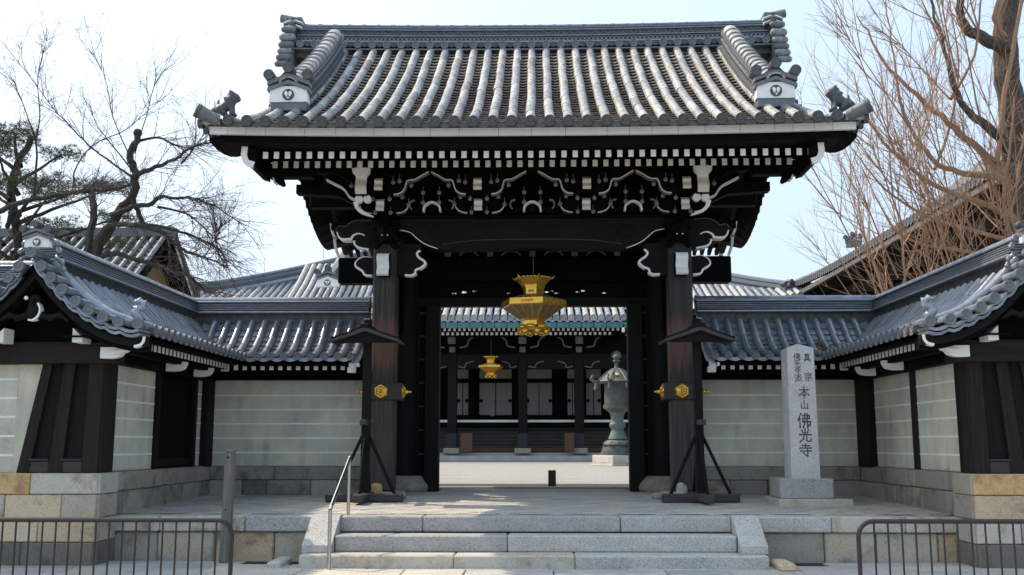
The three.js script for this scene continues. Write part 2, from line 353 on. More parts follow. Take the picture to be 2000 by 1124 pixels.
{ // retaining wall under the kerb: left run and right run
  for (const [name, x0, x1, label] of [['retaining_wall', -5.16, -2.7, 'low rough stone retaining wall under the terrace beside the weathered wooden post'], ['retaining_wall', 2.75, 5.16, 'low stone retaining wall under the terrace below the inscribed stone pillar']]) {
    const w = thing(name, label, 'wall');
    add('core', bx(x0, x1, -0.03, 0.335, 3.2, 3.47), M.joint, w);
    for (let x = x0; x < x1 - 0.05;) { const d = Math.min(rr(0.38, 0.85), x1 - x), e = x1 - x - d < 0.2 ? x1 - x : d; add('stone', bx(x + 0.006, x + e - 0.006, -0.03, 0.338 + rr(-0.004, 0), 3.3, 3.545 + rr(-0.012, 0.012), 0.016), pick([...M.rough, M.tan[1], M.tan[2]]), w); x += e; }
  }
}
{ // steps with sloping cheek stones
  const s = thing('stone_steps', 'wide grey granite steps with sloping cheek stones below the gate', 'steps', [0, 0, 0]);
  const cut = (name, ys, z0, z1, xs) => { for (let i = 0; i + 1 < xs.length; i++) add(name, bx(xs[i] + 0.003, xs[i + 1] - 0.003, ys[0], ys[1], z0, z1 + rr(-0.004, 0.004), 0.016), pick(M.granite), s); };
  cut('step_block', [0.145, 0.335], 3.605, 3.97, [-2.32, 0.0 - 0.28, 2.41]);
  cut('step_block', [-0.03, 0.145], 3.605, 4.33, [-2.66, -0.88, 0.5, 2.70]);
  for (const k of [-1, 1]) {
    const a = k < 0 ? -2.67 : 2.415, b = k < 0 ? -2.325 : 2.73;
    const prof = [[3.45, 0.545], [3.62, 0.545], [4.13, 0.235], [4.13, 0.15], [3.45, 0.15]];
    const g = ext(prof, a, b).rotateY(-Math.PI / 2); // x<-z ; shape x becomes z
    const p = g.attributes.position; for (let i = 0; i < p.count; i++) { p.setX(i, -p.getX(i)); } g.computeVertexNormals();
    const idx = g.attributes.position.array; for (let i = 0; i < idx.length; i += 9) for (let c = 0; c < 3; c++) { const t = idx[i + 3 + c]; idx[i + 3 + c] = idx[i + 6 + c]; idx[i + 6 + c] = t; }
    g.computeVertexNormals(); add('cheek_stone', uv(g), M.granite[1], s);
  }
}
{ // loose kerb lengths on the street at the foot of the steps
  tag(add('kerb_block', bx(-3.02, -2.86, -0.02, 0.07, 3.75, 4.35, 0.02), M.granite[1]), 'short grey stone kerb block lying left of the steps beside the handrail', 'kerb block');
  tag(add('kerb_block', bx(2.78, 2.97, -0.02, 0.08, 3.95, 4.5, 0.03), M.tan[0]), 'short tan stone kerb block lying by the steps on the inscribed pillar side', 'kerb block');
}

// ---------- tiled roofs ----------
const unitTile = (r, lip, t0 = 0.975) => { // half-round cover tile, z 0 (upper) .. 1 (lower)
  const pos = [], N = 8, ring = (z, k) => { const o = []; for (let i = 0; i <= N; i++) { const a = i / N * Math.PI * 1.1 - 0.05 * Math.PI; o.push([Math.cos(a) * r * k, Math.sin(a) * r * k, z]); } return o; };
  const R = [ring(0, t0), ring(0.9, t0 < 0.9 ? 1.0 : 1.005), ring(1.0, t0 < 0.9 ? 1.05 : 1.025), ring(1.0, lip)];
  for (let j = 0; j < 3; j++) for (let i = 0; i < N; i++) { const a = R[j][i], b = R[j][i + 1], c = R[j + 1][i + 1], d = R[j + 1][i]; pos.push(...a, ...b, ...c, ...a, ...c, ...d); }
  const g = raw(pos);
  const p = g.attributes.position, n = g.attributes.normal; // smooth the round side
  for (let i = 0; i < p.count; i++) if (Math.abs(n.getZ(i)) < 0.7) { const l = Math.hypot(p.getX(i), p.getY(i)); n.setXYZ(i, p.getX(i) / l, p.getY(i) / l, 0); }
  return g;
};
const discGeo = (r) => { const g = lathe([[0.001, 0.012], [r * 0.25, 0.014], [r * 0.3, 0.004], [r * 0.68, 0.004], [r * 0.74, 0.016], [r * 0.98, 0.016], [r, 0.01], [r, -0.05]], 16); g.rotateX(Math.PI / 2); return g; };
const tileUV = (g, L) => { g = g.clone(); g.scale(1, 1, L); const h = uv(g, 'z', rnd() * 3, rnd() * 3); h.scale(1, 1, 1 / L); h.computeVertexNormals(); const p = h.attributes.position, n = h.attributes.normal; for (let i = 0; i < p.count; i++) if (Math.abs(n.getZ(i)) < 0.7) { const l = Math.hypot(p.getX(i), p.getY(i)); n.setXYZ(i, p.getX(i) / l, p.getY(i) / l, 0); } return h; };
/* o: org, A (along), O (outward), W (eave distance), s0, prof(s), lift(a,s), rows[], r, n, courses, mats, pan, a0,a1, sMax(a), merge */
function roofSlope(parent, o) {
  const lift = o.lift ?? (() => 0), sMax = o.sMax ?? (() => o.W);
  const pt = (a, s) => o.org.clone().addScaledVector(o.A, a).addScaledVector(o.O, s).setY(o.prof(s) + lift(a, s));
  const nrm = (a, s) => { const t = pt(a, s + 0.02).sub(pt(a, s - 0.02)).normalize(), n = t.clone().cross(o.A); if (n.y < 0) n.negate(); return [n.normalize(), t]; };
  const sMin = o.sMin ?? (() => o.s0), L = (o.W - o.s0) / o.n, geos = [0, 1, 2, 3].map(() => tileUV(unitTile(o.r, 0.86), L * 1.15)), dg = discGeo(o.r * 1.14);
  let merged = [];
  for (const a of o.rows) {
    if (o.merge === 'row' && merged.length) { add('tile_row', mergeGeometries(merged), pick(o.mats), parent); merged = []; }
    const sm = sMax(a), s0 = sMin(a); if (sm < s0 + 0.15) continue;
    const ph = rr(-0.3, 0.3), n = Math.max(1, Math.round((sm - s0) / L)), row = o.merge ? null : grp('tile_row', parent);
    for (let k = 0; k < n; k++) {
      const sa = s0 + (sm - s0) * (k ? k + ph : 0) / n, sb = s0 + (sm - s0) * (k < n - 1 ? k + 1 + ph : n) / n, [N] = nrm(a, (sa + sb) / 2);
      const p0 = pt(a, sa), p1 = pt(a, sb), up = N.clone().multiplyScalar(o.r * 0.25 + rr(-0.002, 0.002));
      const m = new THREE.Mesh(pick(geos), o.merge ? undefined : pick(o.mats));
      basis(m, p0.add(up), N, p1.clone().add(up).sub(p0), 1, 1, p1.add(up).distanceTo(p0) * 1.035);
      m.rotateY(rr(-0.02, 0.02)); m.position.addScaledVector(o.A, rr(-0.004, 0.004));
      if (o.merge) { m.updateMatrix(); merged.push(m.geometry.clone().applyMatrix4(m.matrix)); }
      else { m.name = 'round_tile'; m.castShadow = m.receiveShadow = true; row.add(m); }
    }
    if (o.discs !== false && sm > o.W - 0.01) {
      const [N, t] = nrm(a, sm - 0.02), m = new THREE.Mesh(dg, o.discMat ?? M.tileDark); m.name = 'eave_end_tile'; m.castShadow = m.receiveShadow = true;
      basis(m, pt(a, sm).addScaledVector(N, o.r * 0.28).addScaledVector(t, 0.03), N, t.clone().lerp(o.O, 0.5));
      m.updateMatrix(); if (o.merge) merged.push(m.geometry.clone().applyMatrix4(m.matrix)); else row.add(m);
    }
  }
  if (merged.length) { if (o.merge === 'row') add('tile_row', mergeGeometries(merged), o.mats[0], parent); else stuff(add('tile_rows', mergeGeometries(merged), o.mats[0], parent)); }
  // pan tiles between the rows
  const pos = [], J = 4, edges = o.rows.slice(), sp = o.rows.length > 1 ? o.rows[1] - o.rows[0] : 0.2;
  const lipPos = [];
  for (let i = 0; i + 1 < edges.length; i++) {
    const a0 = edges[i], a1 = edges[i + 1]; if (Math.abs(a1 - a0) > Math.abs(sp) * 1.6) continue;
    const sm = Math.min(sMax(a0), sMax(a1)) + (Math.min(sMax(a0), sMax(a1)) < o.W - 0.01 ? Math.abs(sp) * 0.5 : 0); const s0 = Math.max(sMin(a0), sMin(a1)); if (sm < s0 + 0.05) continue;
    const C = Math.max(1, Math.round(o.courses * (sm - s0) / (o.W - o.s0)));
    for (let k = 0; k < C; k++) {
      const sa = s0 + (sm - s0) * k / C, sb = s0 + (sm - s0) * (k + 1) / C, jit = rr(-0.003, 0.003), [N] = nrm((a0 + a1) / 2, (sa + sb) / 2);
      const th = o.panT ?? 0.016;
      for (let j = 0; j < J; j++) {
        const f = (u, s, h) => { const a = a0 + (a1 - a0) * u; return pt(a, s).addScaledVector(N, -o.sag * Math.sin(Math.PI * u) + h); };
        const u0 = j / J, u1 = (j + 1) / J;
        const bk = k ? th * 1.2 : 0, lp = th * 0.42, A = f(u0, sa - bk, -0.008), B = f(u1, sa - bk, -0.008), Cc = f(u1, sb, th + jit), D = f(u0, sb, th + jit), E = f(u1, sb, th + jit - lp), F = f(u0, sb, th + jit - lp), G = f(u1, sb - th * 2.2, th * 0.25), H = f(u0, sb - th * 2.2, th * 0.25);
        for (const q of [A, D, Cc, A, Cc, B, D, F, E, D, E, Cc, F, H, G, F, G, E]) pos.push(q.x, q.y, q.z); // plate, lip and its underside
      }
    }
    if (o.discs !== false && sm > o.W - 0.01) { // eave pan tile with a curved drop
      for (let j = 0; j < 6; j++) {
        const f = (u, h, d) => { const a = a0 + (a1 - a0) * u; return pt(a, o.W).addScaledVector(o.O, 0.012 + d).add(V(0, -o.sag * Math.sin(Math.PI * u) + h, 0)); };
        const u0 = j / 6, u1 = (j + 1) / 6, A = f(u0, 0.02, 0), B = f(u1, 0.02, 0), C2 = f(u1, -o.sag * 0.9 - 0.012, 0), D2 = f(u0, -o.sag * 0.9 - 0.012, 0), E = f(u1, 0.02, -0.06), F = f(u0, 0.02, -0.06);
        for (const q of [A, D2, C2, A, C2, B, F, A, B, F, B, E]) lipPos.push(q.x, q.y, q.z);
      }
    }
  }
  const g = uv(raw(pos), 'y'); stuff(add('pan_tiles', g, o.pan, parent));
  if (lipPos.length) stuff(add('eave_pan_tiles', uv(raw(lipPos)), o.lipMat ?? o.pan, parent));
  // boarding under the tiles
  const bp = [], K = 12, a0 = o.a0 ?? o.rows[0], a1 = o.a1 ?? o.rows[o.rows.length - 1], AN = 12;
  for (let i = 0; i < AN; i++) for (let k = 0; k < K; k++) {
    const aa = a0 + (a1 - a0) * i / AN, ab = a0 + (a1 - a0) * (i + 1) / AN, s = [aa, ab].map((a) => [k, k + 1].map((q) => { const sm = Math.min(sMax(a), o.W), sn = o.sMin ? o.sMin(a) : 0; return pt(a, sn + (sm - (o.boardIn ?? 0.08) - sn) * q / K); }));
    for (const [h, flip] of [[-o.sag * 1.8 - 0.03, 0], [-o.sag * 1.8 - 0.08, 1]]) { const Q = [s[0][0], s[0][1], s[1][1], s[1][0]].map((p) => p.clone().add(V(0, h, 0))); for (const q of [Q[0], Q[1], Q[2], Q[0], Q[2], Q[3]]) bp.push(q.x, q.y, q.z); }
    if (k === K - 1) { const A = s[0][1], B = s[1][1]; for (const q of [[A, -o.sag * 1.8 - 0.03], [A, -o.sag * 1.8 - 0.08], [B, -o.sag * 1.8 - 0.08], [A, -o.sag * 1.8 - 0.03], [B, -o.sag * 1.8 - 0.08], [B, -o.sag * 1.8 - 0.03]]) bp.push(q[0].x, q[0].y + q[1], q[0].z); }
  }
  add('roof_boarding', uv(raw(bp), 'z'), M.woodD, parent);
  return { pt, nrm };
}
// ornamental ridge-end plate facing +z, width w; centre of its foot at the origin
const dropGeo = (r) => { const p = []; for (let i = 0; i <= 12; i++) { const a = i / 12 * Math.PI * 2; p.push([Math.sin(a) * r * 0.55 * (1 - 0.35 * Math.cos(a)), -Math.cos(a) * r]); } return ext(p, 0, 0.006); };
function oniPlate(parent, w, white, mats) {
  const g = grp('ridge_end_ornament', parent), h = w * 0.36, d = 0.16 * w / 0.58;
  add('plate', ext([[-w / 2, 0], [w / 2, 0], [w * 0.47, h], [0, h + w * 0.2], [-w * 0.47, h]], -d, 0), white, g);
  for (const [y0, t, p] of [[h * 0.78, 0.055 * w / 0.58, 0.03], [h * 1.2, 0.065 * w / 0.58, 0.045]]) {
    const e = w * 0.54; add('moulding', ext([[-e, y0], [0, y0 + w * 0.2], [e, y0], [e, y0 + t], [0, y0 + w * 0.2 + t], [-e, y0 + t]], -d * 1.05, p), M.tileMid, g);
  }
  add('crown', ext([[-w * 0.47, h * 1.38], [0, h * 1.38 + w * 0.2], [w * 0.47, h * 1.38], [w * 0.5, h * 1.9], [w * 0.3, h * 1.65], [0.12 * w, h * 2.2], [-0.12 * w, h * 2.2], [-w * 0.3, h * 1.65], [-w * 0.5, h * 1.9]], -d, 0.02), M.tileDark, g);
  const r = w * 0.14;
  for (const [x, y, l] of [[-w * 0.5, h * 1.95, 0.05], [w * 0.5, h * 1.95, 0.05], [0, h * 2.45, 0.07]]) { const c = add('boss', new THREE.CylinderGeometry(r, r, d + l, 16).rotateX(Math.PI / 2), M.tileDark, g); c.geometry = uv(c.geometry); c.position.set(x, y, -d / 2 + l / 2 + 0.02); }
  const crest = add('crest', uv(new THREE.CylinderGeometry(w * 0.15, w * 0.15, 0.016, 24).rotateX(Math.PI / 2)), M.tileDark, g); crest.position.set(0, h * 0.52, 0.009);
  const dg = dropGeo(w * 0.075);
  for (const k of [-1, 1]) { const m = add('crest_petal', dg, white, g); m.position.set(k * w * 0.05, h * 0.56, 0.0175); m.rotation.z = -k * 0.16; }
  const dot = add('crest_dot', uv(new THREE.CylinderGeometry(w * 0.026, w * 0.026, 0.006, 12).rotateX(Math.PI / 2)), white, g); dot.position.set(0, h * 0.28, 0.02);
  return g;
}

// ---------- wing buildings and boundary walls ----------
const prof = (s) => 2.735 + 0.84 * Math.pow(Math.max(0, 1 - s / 1.32), 2.1);
const range = (a, b, n) => Array.from({ length: n }, (_, i) => a + (b - a) * i / (n - 1));
const lineY = [1.265, 1.495, 1.728, 1.955, 2.185];
// stack of ridge tiles along a straight line from p to q
function ridgeStack(parent, p, q, y0, skipCap) {
  const d = q.clone().sub(p), L = d.length(), u = d.clone().normalize(), w = u.clone().cross(V(0, 1, 0));
  const place = (m, o) => { m.position.copy(o); m.rotation.y = Math.atan2(-u.z, u.x); return m; };
  const lay = [[0.20, -0.01, 0.024], [0.17, 0.046, 0.062], [0.158, 0.078, 0.094], [0.148, 0.110, 0.126], [0.138, 0.142, 0.158], [0.15, 0.176, 0.204]];
  for (const [hw, a, b] of lay) { const m = add('ridge_course', bx(0, L, a, b, -hw, hw, 0.008, 'x'), M.tile[1], parent); place(m, p.clone().setY(y0)); }
  place(add('ridge_core', bx(0.01, L - 0.01, -0.3, 0.2, -0.105, 0.105), M.tileDark, parent), p.clone().setY(y0));
  const n = Math.max(2, Math.round(L / 0.3));
  const gs = [0, 1, 2].map(() => tileUV(unitTile(0.082, 0.86), 0.32));
  for (let i = 0; i < n; i++) { const m = add('ridge_cap_tile', pick(gs), pick(M.tile), parent); basis(m, p.clone().addScaledVector(u, L * i / n).setY(y0 + 0.205), V(0, 1, 0), u, 1, 1, L / n * 1.03); }
}
const blockRow = (parent, x0, x1, y0, y1, face, dir, mats, len, fixed) => { // stones along x or z; face = outer coordinate, dir: which axis they run and outward sign
  for (let x = x0; x < x1 - 0.03;) {
    let e = Math.min(rr(len * 0.65, len * 1.3), x1 - x); if (x1 - x - e < len * 0.35) e = x1 - x;
    const f = face + dir[1] * rr(-0.008, 0.006), a = x + 0.004, b = x + e - 0.004, mm = fixed?.length ? fixed.shift() : pick(mats);
    if (dir[0] === 'x') add('stone', bx(a, b, y0 + 0.003, y1 - 0.003, Math.min(f, f - dir[1] * 0.25), Math.max(f, f - dir[1] * 0.25), 0.012), mm, parent);
    else add('stone', bx(Math.min(f, f - dir[1] * 0.25), Math.max(f, f - dir[1] * 0.25), y0 + 0.003, y1 - 0.003, a, b, 0.012), mm, parent);
    x += e;
  }
};
function dragon(parent, x, y, z, k) { // small curled ornament on an eave corner
  const c = []; const P = [[0, 0, 0.05], [0.05, 0.05, 0.045], [0.02, 0.10, 0.035], [-0.045, 0.11, 0.03], [-0.05, 0.17, 0.026], [0.0, 0.2, 0.024], [0.05, 0.19, 0.018]];
  for (let i = 0; i + 1 < P.length; i++) c.push([P[i][0], P[i][1], 0, P[i][2], P[i + 1][0], P[i + 1][1], 0.01, P[i + 1][2]]);
  c.push([0.02, 0.1, 0, 0.02, 0.07, 0.13, 0, 0.012], [-0.05, 0.17, 0, 0.015, -0.08, 0.2, 0, 0.008], [0, 0.2, 0, 0.014, -0.01, 0.24, 0, 0.006], [0, 0, 0, 0.05, 0.02, 0, -0.1, 0.05]);
  const m = add('corner_ornament', blob(c, 0.008, 34, 0.002), M.tile[1], parent); m.position.set(x, y, z); m.scale.x = k; return m;
}
for (const side of [-1, 1]) {
  const near = side < 0 ? 'the weathered wooden post' : 'the inscribed stone pillar';
  const X = (v) => side * v;           // distance from the axis to world x
  const B = (a0, a1, ...r) => bx(Math.min(X(a0), X(a1)), Math.max(X(a0), X(a1)), ...r);
  // --- wing running towards the street, gable end facing the street
  const w = thing('gatehouse_wing', side < 0 ? 'tiled wing wall with a dark recessed side doorway and gabled end on stone footing' : 'tiled wing wall with a thin dark mid post between its plaster panels', 'wall building', [0, 0, 0], 'wings flanking the gate');
  const In = { org: V(X(5.8), 0, 0), O: V(-side, 0, 0), A: V(0, 0, 1), W: 1.3, s0: 0.12, prof, r: 0.054, n: 5, courses: 11, sag: 0.03, mats: M.tile, pan: M.tile[2], discMat: M.tileMid, lipMat: M.tile[1] };
  roofSlope(w, { ...In, rows: range(0.5 - 0.21 * 5, 4.28, 24), a0: -0.85, a1: 4.66, sMax: (a) => Math.min(1.3, Math.max(0.02, a + 0.85)) });
  roofSlope(w, { ...In, O: V(side, 0, 0), rows: range(-0.8, 4.28, 25), a0: -0.85, a1: 4.66, merge: true });
  // verge of short round tiles, axis towards the street
  const vt = [0, 1, 2].map(() => tileUV(unitTile(0.056, 0.86), 0.3)), vd = discGeo(0.064);
  const vs = [0.0, 0.13, 0.25, 0.39, 0.56, 0.72, 0.89, 1.07, 1.30];
  for (const sg of [1, -1]) vs.forEach((s, i) => {
    if (i === 0 && sg < 0) return;
    const y = prof(s) + 0.03, x = X(5.8) - side * sg * s, ds = 0.03, N = V(side * sg * (prof(s + ds) - prof(s - ds)) * -1, 2 * ds, 0); N.x = -side * sg * -(prof(s + ds) - prof(s - ds)); N.normalize();
    const m = add('verge_tile', pick(vt), pick(M.tile), w); basis(m, V(x, y, 4.38), N, V(0, 0, 1), 1, 1, 0.36);
    const d = add('verge_end_tile', vd, M.tileMid, w); d.position.set(x, y + 0.002, 4.745);
    if (i < vs.length - 1) { // flat tile between two verge tiles
      const s1 = vs[i + 1], pts = range(0, 1, 4).map((t) => { const q = s + (s1 - s) * t; return [-side * sg * q, prof(q) - 0.015 - 0.03 * Math.sin(Math.PI * t)]; });
      const low = pts.map((p) => [p[0], p[1] - 0.035]).reverse(), poly = [...pts, ...low];
      const f = add('verge_pan_tile', ext(poly, 4.36, 4.70), M.tile[i % 3], w); f.position.x = X(5.8);
      const f2 = add('verge_pan_tile', ext(poly.map((p) => [p[0], p[1] - 0.05]), 4.36, 4.675), M.tile[(i + 1) % 3], w); f2.position.x = X(5.8);
    }
  });
  // roll of round tiles running down just behind the verge
  const roll = [0, 1].map(() => tileUV(unitTile(0.06, 0.86), 0.3));
  for (let i = 0; i < 6; i++) { const sa = 0.08 + 1.12 * i / 6, sb = 0.08 + 1.12 * (i + 1) / 6, a = V(X(5.8) - side * sa, prof(sa) + 0.075, 4.33), b = V(X(5.8) - side * sb, prof(sb) + 0.075, 4.33); const t = b.clone().sub(a), N = t.clone().cross(V(0, 0, 1)); if (N.y < 0) N.negate(); const m = add('verge_roll_tile', pick(roll), pick(M.tile), w); basis(m, a, N, t, 1, 1, t.length() * 1.04); }
  dragon(w, X(4.62), prof(1.15) + 0.13, 4.42, side);
  ridgeStack(w, V(X(5.8), 0, -0.85), V(X(5.8), 0, 4.34), 3.585);
  const on = oniPlate(w, 0.3, M.white, 0); on.position.set(X(5.8), 3.69, 4.62);
  { // carved cloud scrolls beside the ridge end
    const c = []; for (const k of [-1, 1]) for (const [a, b, r] of [[0.17, 0.12, 0.035], [0.21, 0.02, 0.035], [0.19, -0.07, 0.028], [0.25, -0.12, 0.03], [0.27, -0.2, 0.032]]) c.push([k * a, b, 0, r, k * (a + 0.03), b - 0.03, 0.03, r * 0.9]);
    const m = add('scroll_ornament', blob(c, 0.008, 40, 0.0015), M.tile[2], w); m.position.set(X(5.8), 3.66, 4.5);
  }
  // bargeboards, gable wall, pendant
  for (const sg of [-1, 1]) {
    const top = range(0, 1.36, 14).map((s) => [sg * s, prof(s) - 0.10]), low = range(0, 1.36, 14).map((s) => [sg * s, prof(s) - 0.10 - 0.115 - 0.035 * (1 - s / 1.36)]).reverse();
    const m = add('bargeboard', ext([...top, ...low], 4.52, 4.6), M.wood, w); m.position.x = X(5.8);
    const m2 = add('bargeboard_lining', ext([...top.map((p) => [p[0] * 0.99, p[1] - 0.07]), ...low.map((p) => [p[0] * 0.99, p[1] - 0.05])], 4.40, 4.515), M.woodD, w); m2.position.x = X(5.8);
    const e = add('bargeboard_tip', ribbon(smooth([[sg * 1.22, 2.50], [sg * 1.30, 2.525], [sg * 1.335, 2.57], [sg * 1.345, 2.63]]), sg > 0 ? 0.03 : -0.03, 4.5, 4.612), M.white, w); e.position.x = X(5.8);
    const blk = add('purlin_end', ext([[sg * 0.41, 2.585], [sg * 0.53, 2.585], [sg * 0.53, 2.64], [sg * 0.41, 2.755]], 4.20, 4.44), M.white, w); blk.position.x = X(5.8);
    const nose = add('beam_nose', ribbon(smooth([[sg * 0.83, 2.44], [sg * 0.95, 2.46], [sg * 1.03, 2.5], [sg * 1.05, 2.58]]), sg > 0 ? 0.05 : -0.05, 4.24, 4.33), M.white, w); nose.position.x = X(5.8);
  }
  add('gable_wall', ext([[X(5.8) - 0.75, 2.45], [X(5.8) + 0.75, 2.45], [X(5.8) + 0.6, 2.95], [X(5.8) + 0.2, 3.35], [X(5.8) - 0.2, 3.35], [X(5.8) - 0.6, 2.95]], 3.98, 4.06), M.woodD, w);
  { // pendant and its carved scrolls
    const c = [[0, 0.02, 0, 0.085, 0, -0.02, 0, 0.085]]; for (const k of [-1, 1]) c.push([k * 0.08, -0.04, 0, 0.045, k * 0.2, -0.07, 0, 0.035], [k * 0.2, -0.07, 0, 0.03, k * 0.3, -0.03, 0, 0.028], [k * 0.3, -0.03, 0, 0.03, k * 0.4, -0.1, 0, 0.022], [k * 0.05, 0.1, 0, 0.03, k * 0.03, 0.18, 0, 0.03]);
    const m = add('gable_pendant', blob(c, 0.012, 44, 0.003), M.wood, w); m.position.set(X(5.8), 2.93, 4.56);
    const rim = add('pendant_rim', ribbon(smooth([[0.07, 0.1], [0.1, 0.03], [0.085, -0.05], [0.02, -0.11], [-0.04, -0.11]]), -0.018, -0.02, 0.07), M.white, w); rim.position.set(X(5.8), 2.93, 4.56);
    const kn = add('pendant_knob', uv(new THREE.SphereGeometry(0.024, 12, 8)), M.white, w); kn.position.set(X(5.8) - 0.06, 3.08, 4.66);
  }
  // timber of the wing
  add('head_beam', B(4.98, 6.62, 2.36, 2.62, 3.86, 4.16, 0.01, 'x'), M.woodP, w);
  add('wall_plate', B(5.15, 5.45, 2.40, 2.60, -0.3, 4.1, 0.01, 'z'), M.woodD, w);
  add('eave_beam', B(4.9, 5.02, 2.5, 2.6, 0.2, 4.2, 0.008, 'z'), M.woodD, w);
  for (const z of [4.28, 2.1, 0.93]) { // beam noses carrying the eave
    const m = add('beam_nose', ext(smooth([[0, 0], [0.14, 0.0], [0.24, 0.03], [0.28, 0.1]]).concat([[0.28, 0.13], [0, 0.13]]), -0.05, 0.05), M.white, w); m.rotation.y = side < 0 ? 0 : Math.PI; m.position.set(X(5.12), 2.41, z - 0.06);
  }
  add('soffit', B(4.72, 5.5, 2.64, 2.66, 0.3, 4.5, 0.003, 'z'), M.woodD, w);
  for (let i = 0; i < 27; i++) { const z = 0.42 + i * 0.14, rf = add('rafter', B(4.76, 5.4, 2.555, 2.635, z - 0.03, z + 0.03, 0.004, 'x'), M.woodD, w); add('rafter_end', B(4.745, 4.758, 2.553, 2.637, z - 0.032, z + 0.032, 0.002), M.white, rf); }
  // plaster and white lines on the inner face
  const panels = side < 0 ? [[1.98, 3.62], [-0.05, 0.30]] : [[2.02, 3.8], [0.24, 1.84]];
  const wallCore = add('wall_core', B(5.34, 6.25, 1.04, 2.45, -0.9, 3.95, 0.01), M.plaster, w);
  for (const [z0, z1] of panels) { const p = add('plaster_panel', B(5.3, 5.36, 1.06, 2.44, z0, z1, 0.004), M.plaster, w); for (const y of lineY) add('white_line', B(5.295, 5.31, y - 0.0125, y + 0.0125, z0, z1, 0.002), M.plasterW, p); }
  if (side < 0) {
    add('post', B(5.24, 5.42, 1.04, 2.45, 1.88, 1.98, 0.01), M.wood, w); add('post', B(5.24, 5.42, 0.86, 2.45, 0.30, 0.4, 0.01), M.wood, w);
    const dr = add('side_door', B(5.33, 5.345, 0.9, 2.42, 0.4, 1.88, 0.003), M.woodD, w);
    for (let i = 0; i < 6; i++) add('door_board', B(5.31, 5.332, 1.12, 2.4, 0.41 + i * 0.244, 0.41 + i * 0.244 + 0.238, 0.006), M.woodD, dr);
    add('door_rail', B(5.29, 5.33, 1.08, 1.2, 0.4, 1.88, 0.01, 'z'), M.wood, dr);
  } else add('post', B(5.27, 5.42, 1.04, 2.45, 1.84, 2.02, 0.01), M.woodP, w);
  add('corner_post', B(5.2, 5.42, 1.04, 2.5, -0.42, side < 0 ? -0.05 : 0.24, 0.012), M.wood, w);
  // timber-faced front pier
  const py = [1.06, 2.5], pierPts = [[X(5.17), py[0]], [X(6.14), py[0]], [X(5.88), py[1]], [X(5.165), py[1]]];
  add('pier_boarding', ext(pierPts, 3.66, 4.0, 'y'), M.wood, w);
  const stile = (b0, b1, t0, t1, z = 4.05) => add('pier_stile', ext([[X(b0), py[0]], [X(b1), py[0]], [X(t1), py[1]], [X(t0), py[1]]], 3.96, z, 'y'), M.woodP, w);
  stile(5.17, 5.36, 5.165, 5.33); stile(6.0, 6.14, 5.77, 5.88); stile(5.60, 5.76, 5.50, 5.63);
  for (const [a, b] of [[5.36, 5.60], [5.76, 6.0]]) { add('pier_rail', B(a, b, 1.06, 1.20, 3.965, 4.04, 0.008, 'x'), M.woodB, w); add('pier_rail', B(a - 0.06, b - 0.1, 2.34, 2.46, 3.965, 4.04, 0.008, 'x'), M.wood, w); add('pier_sill', B(a, b, 1.205, 1.225, 3.98, 4.06, 0.005, 'x'), M.woodW, w); }
  add('pier_side_board', B(5.155, 5.30, 1.06, 2.48, side < 0 ? 3.62 : 3.8, 4.03, 0.008), M.woodP, w);
  // street-side plaster beyond the pier
  { const p = add('plaster_panel', B(5.9, 9.5, 1.06, 2.45, 3.7, 3.9, 0.004), M.plaster, w); for (const y of lineY) add('white_line', B(5.95, 9.5, y - 0.0125, y + 0.0125, 3.89, 3.905, 0.002), M.plasterW, p); }
  ridgeStack(w, V(X(9.5), 0, 3.2), V(X(5.95), 0, 3.2), 3.5);
  roofSlope(w, { org: V(0, 0, 3.2), O: V(0, 0, 1), A: V(side, 0, 0), W: 1.3, s0: 0.12, prof: (s) => prof(s) - 0.08, r: 0.054, n: 5, courses: 11, sag: 0.03, mats: M.tile, pan: M.tile[2], rows: range(6.9, 9.4, 12), a0: 6.9, a1: 9.4, merge: true });
  // stone footing
  add('footing_core', B(5.28, 9.5, -0.04, 1.05, -0.5, 3.95, 0.01), M.joint, w);
  blockRow(w, -0.42, side < 0 ? 1.9 : 3.86, 0.82, 1.058, X(5.21), ['z', -side], M.base, side < 0 ? 0.7 : 1.3);
  if (side < 0) blockRow(w, 1.9, 3.86, 0.82, 1.058, X(5.16), ['z', 1], [M.granite[2], M.base[2]], 1.2);
  blockRow(w, -0.42, 3.86, 0.5, 0.82, X(5.19), ['z', -side], [...M.base, M.rough[0]], 0.65);
  const fx = side < 0 ? [-9, -5.12] : [5.12, 9];
  if (side > 0) blockRow(w, fx[0], fx[1], 0.81, 1.06, 4.12, ['x', 1], [M.ochre, M.tan[0]], 1.1, [M.ochre, M.tan[2]]);
  else { add('stone', bx(-5.93, -5.12, 0.813, 1.057, 3.87, 4.12, 0.012), M.granite[3], w); blockRow(w, fx[0], -5.93, 0.81, 1.06, 4.12, ['x', 1], [M.ochre, M.tan[1]], 1.0, [M.ochre, M.tan[1], M.ochre, M.ochre, M.ochre, M.ochre]); }
  blockRow(w, fx[0], fx[1], 0.535, 0.81, 4.135, ['x', 1], [...M.tan, M.rough[2]], 0.6);
  blockRow(w, fx[0], fx[1], 0.26, 0.535, 4.14, ['x', 1], [...M.tan, M.granite[3], M.rough[0]], 0.55);
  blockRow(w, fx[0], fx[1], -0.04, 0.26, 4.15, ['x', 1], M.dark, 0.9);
  for (const [y0, y1, mm] of [[0.81, 1.06, [M.granite[3], M.base[2]]], [0.535, 0.81, M.rough], [0.26, 0.535, M.rough], [-0.04, 0.26, M.dark]]) add('stone', B(5.1, 5.3, y0 + 0.003, y1 - 0.003, 3.56, 4.10, 0.012), pick(mm), w);

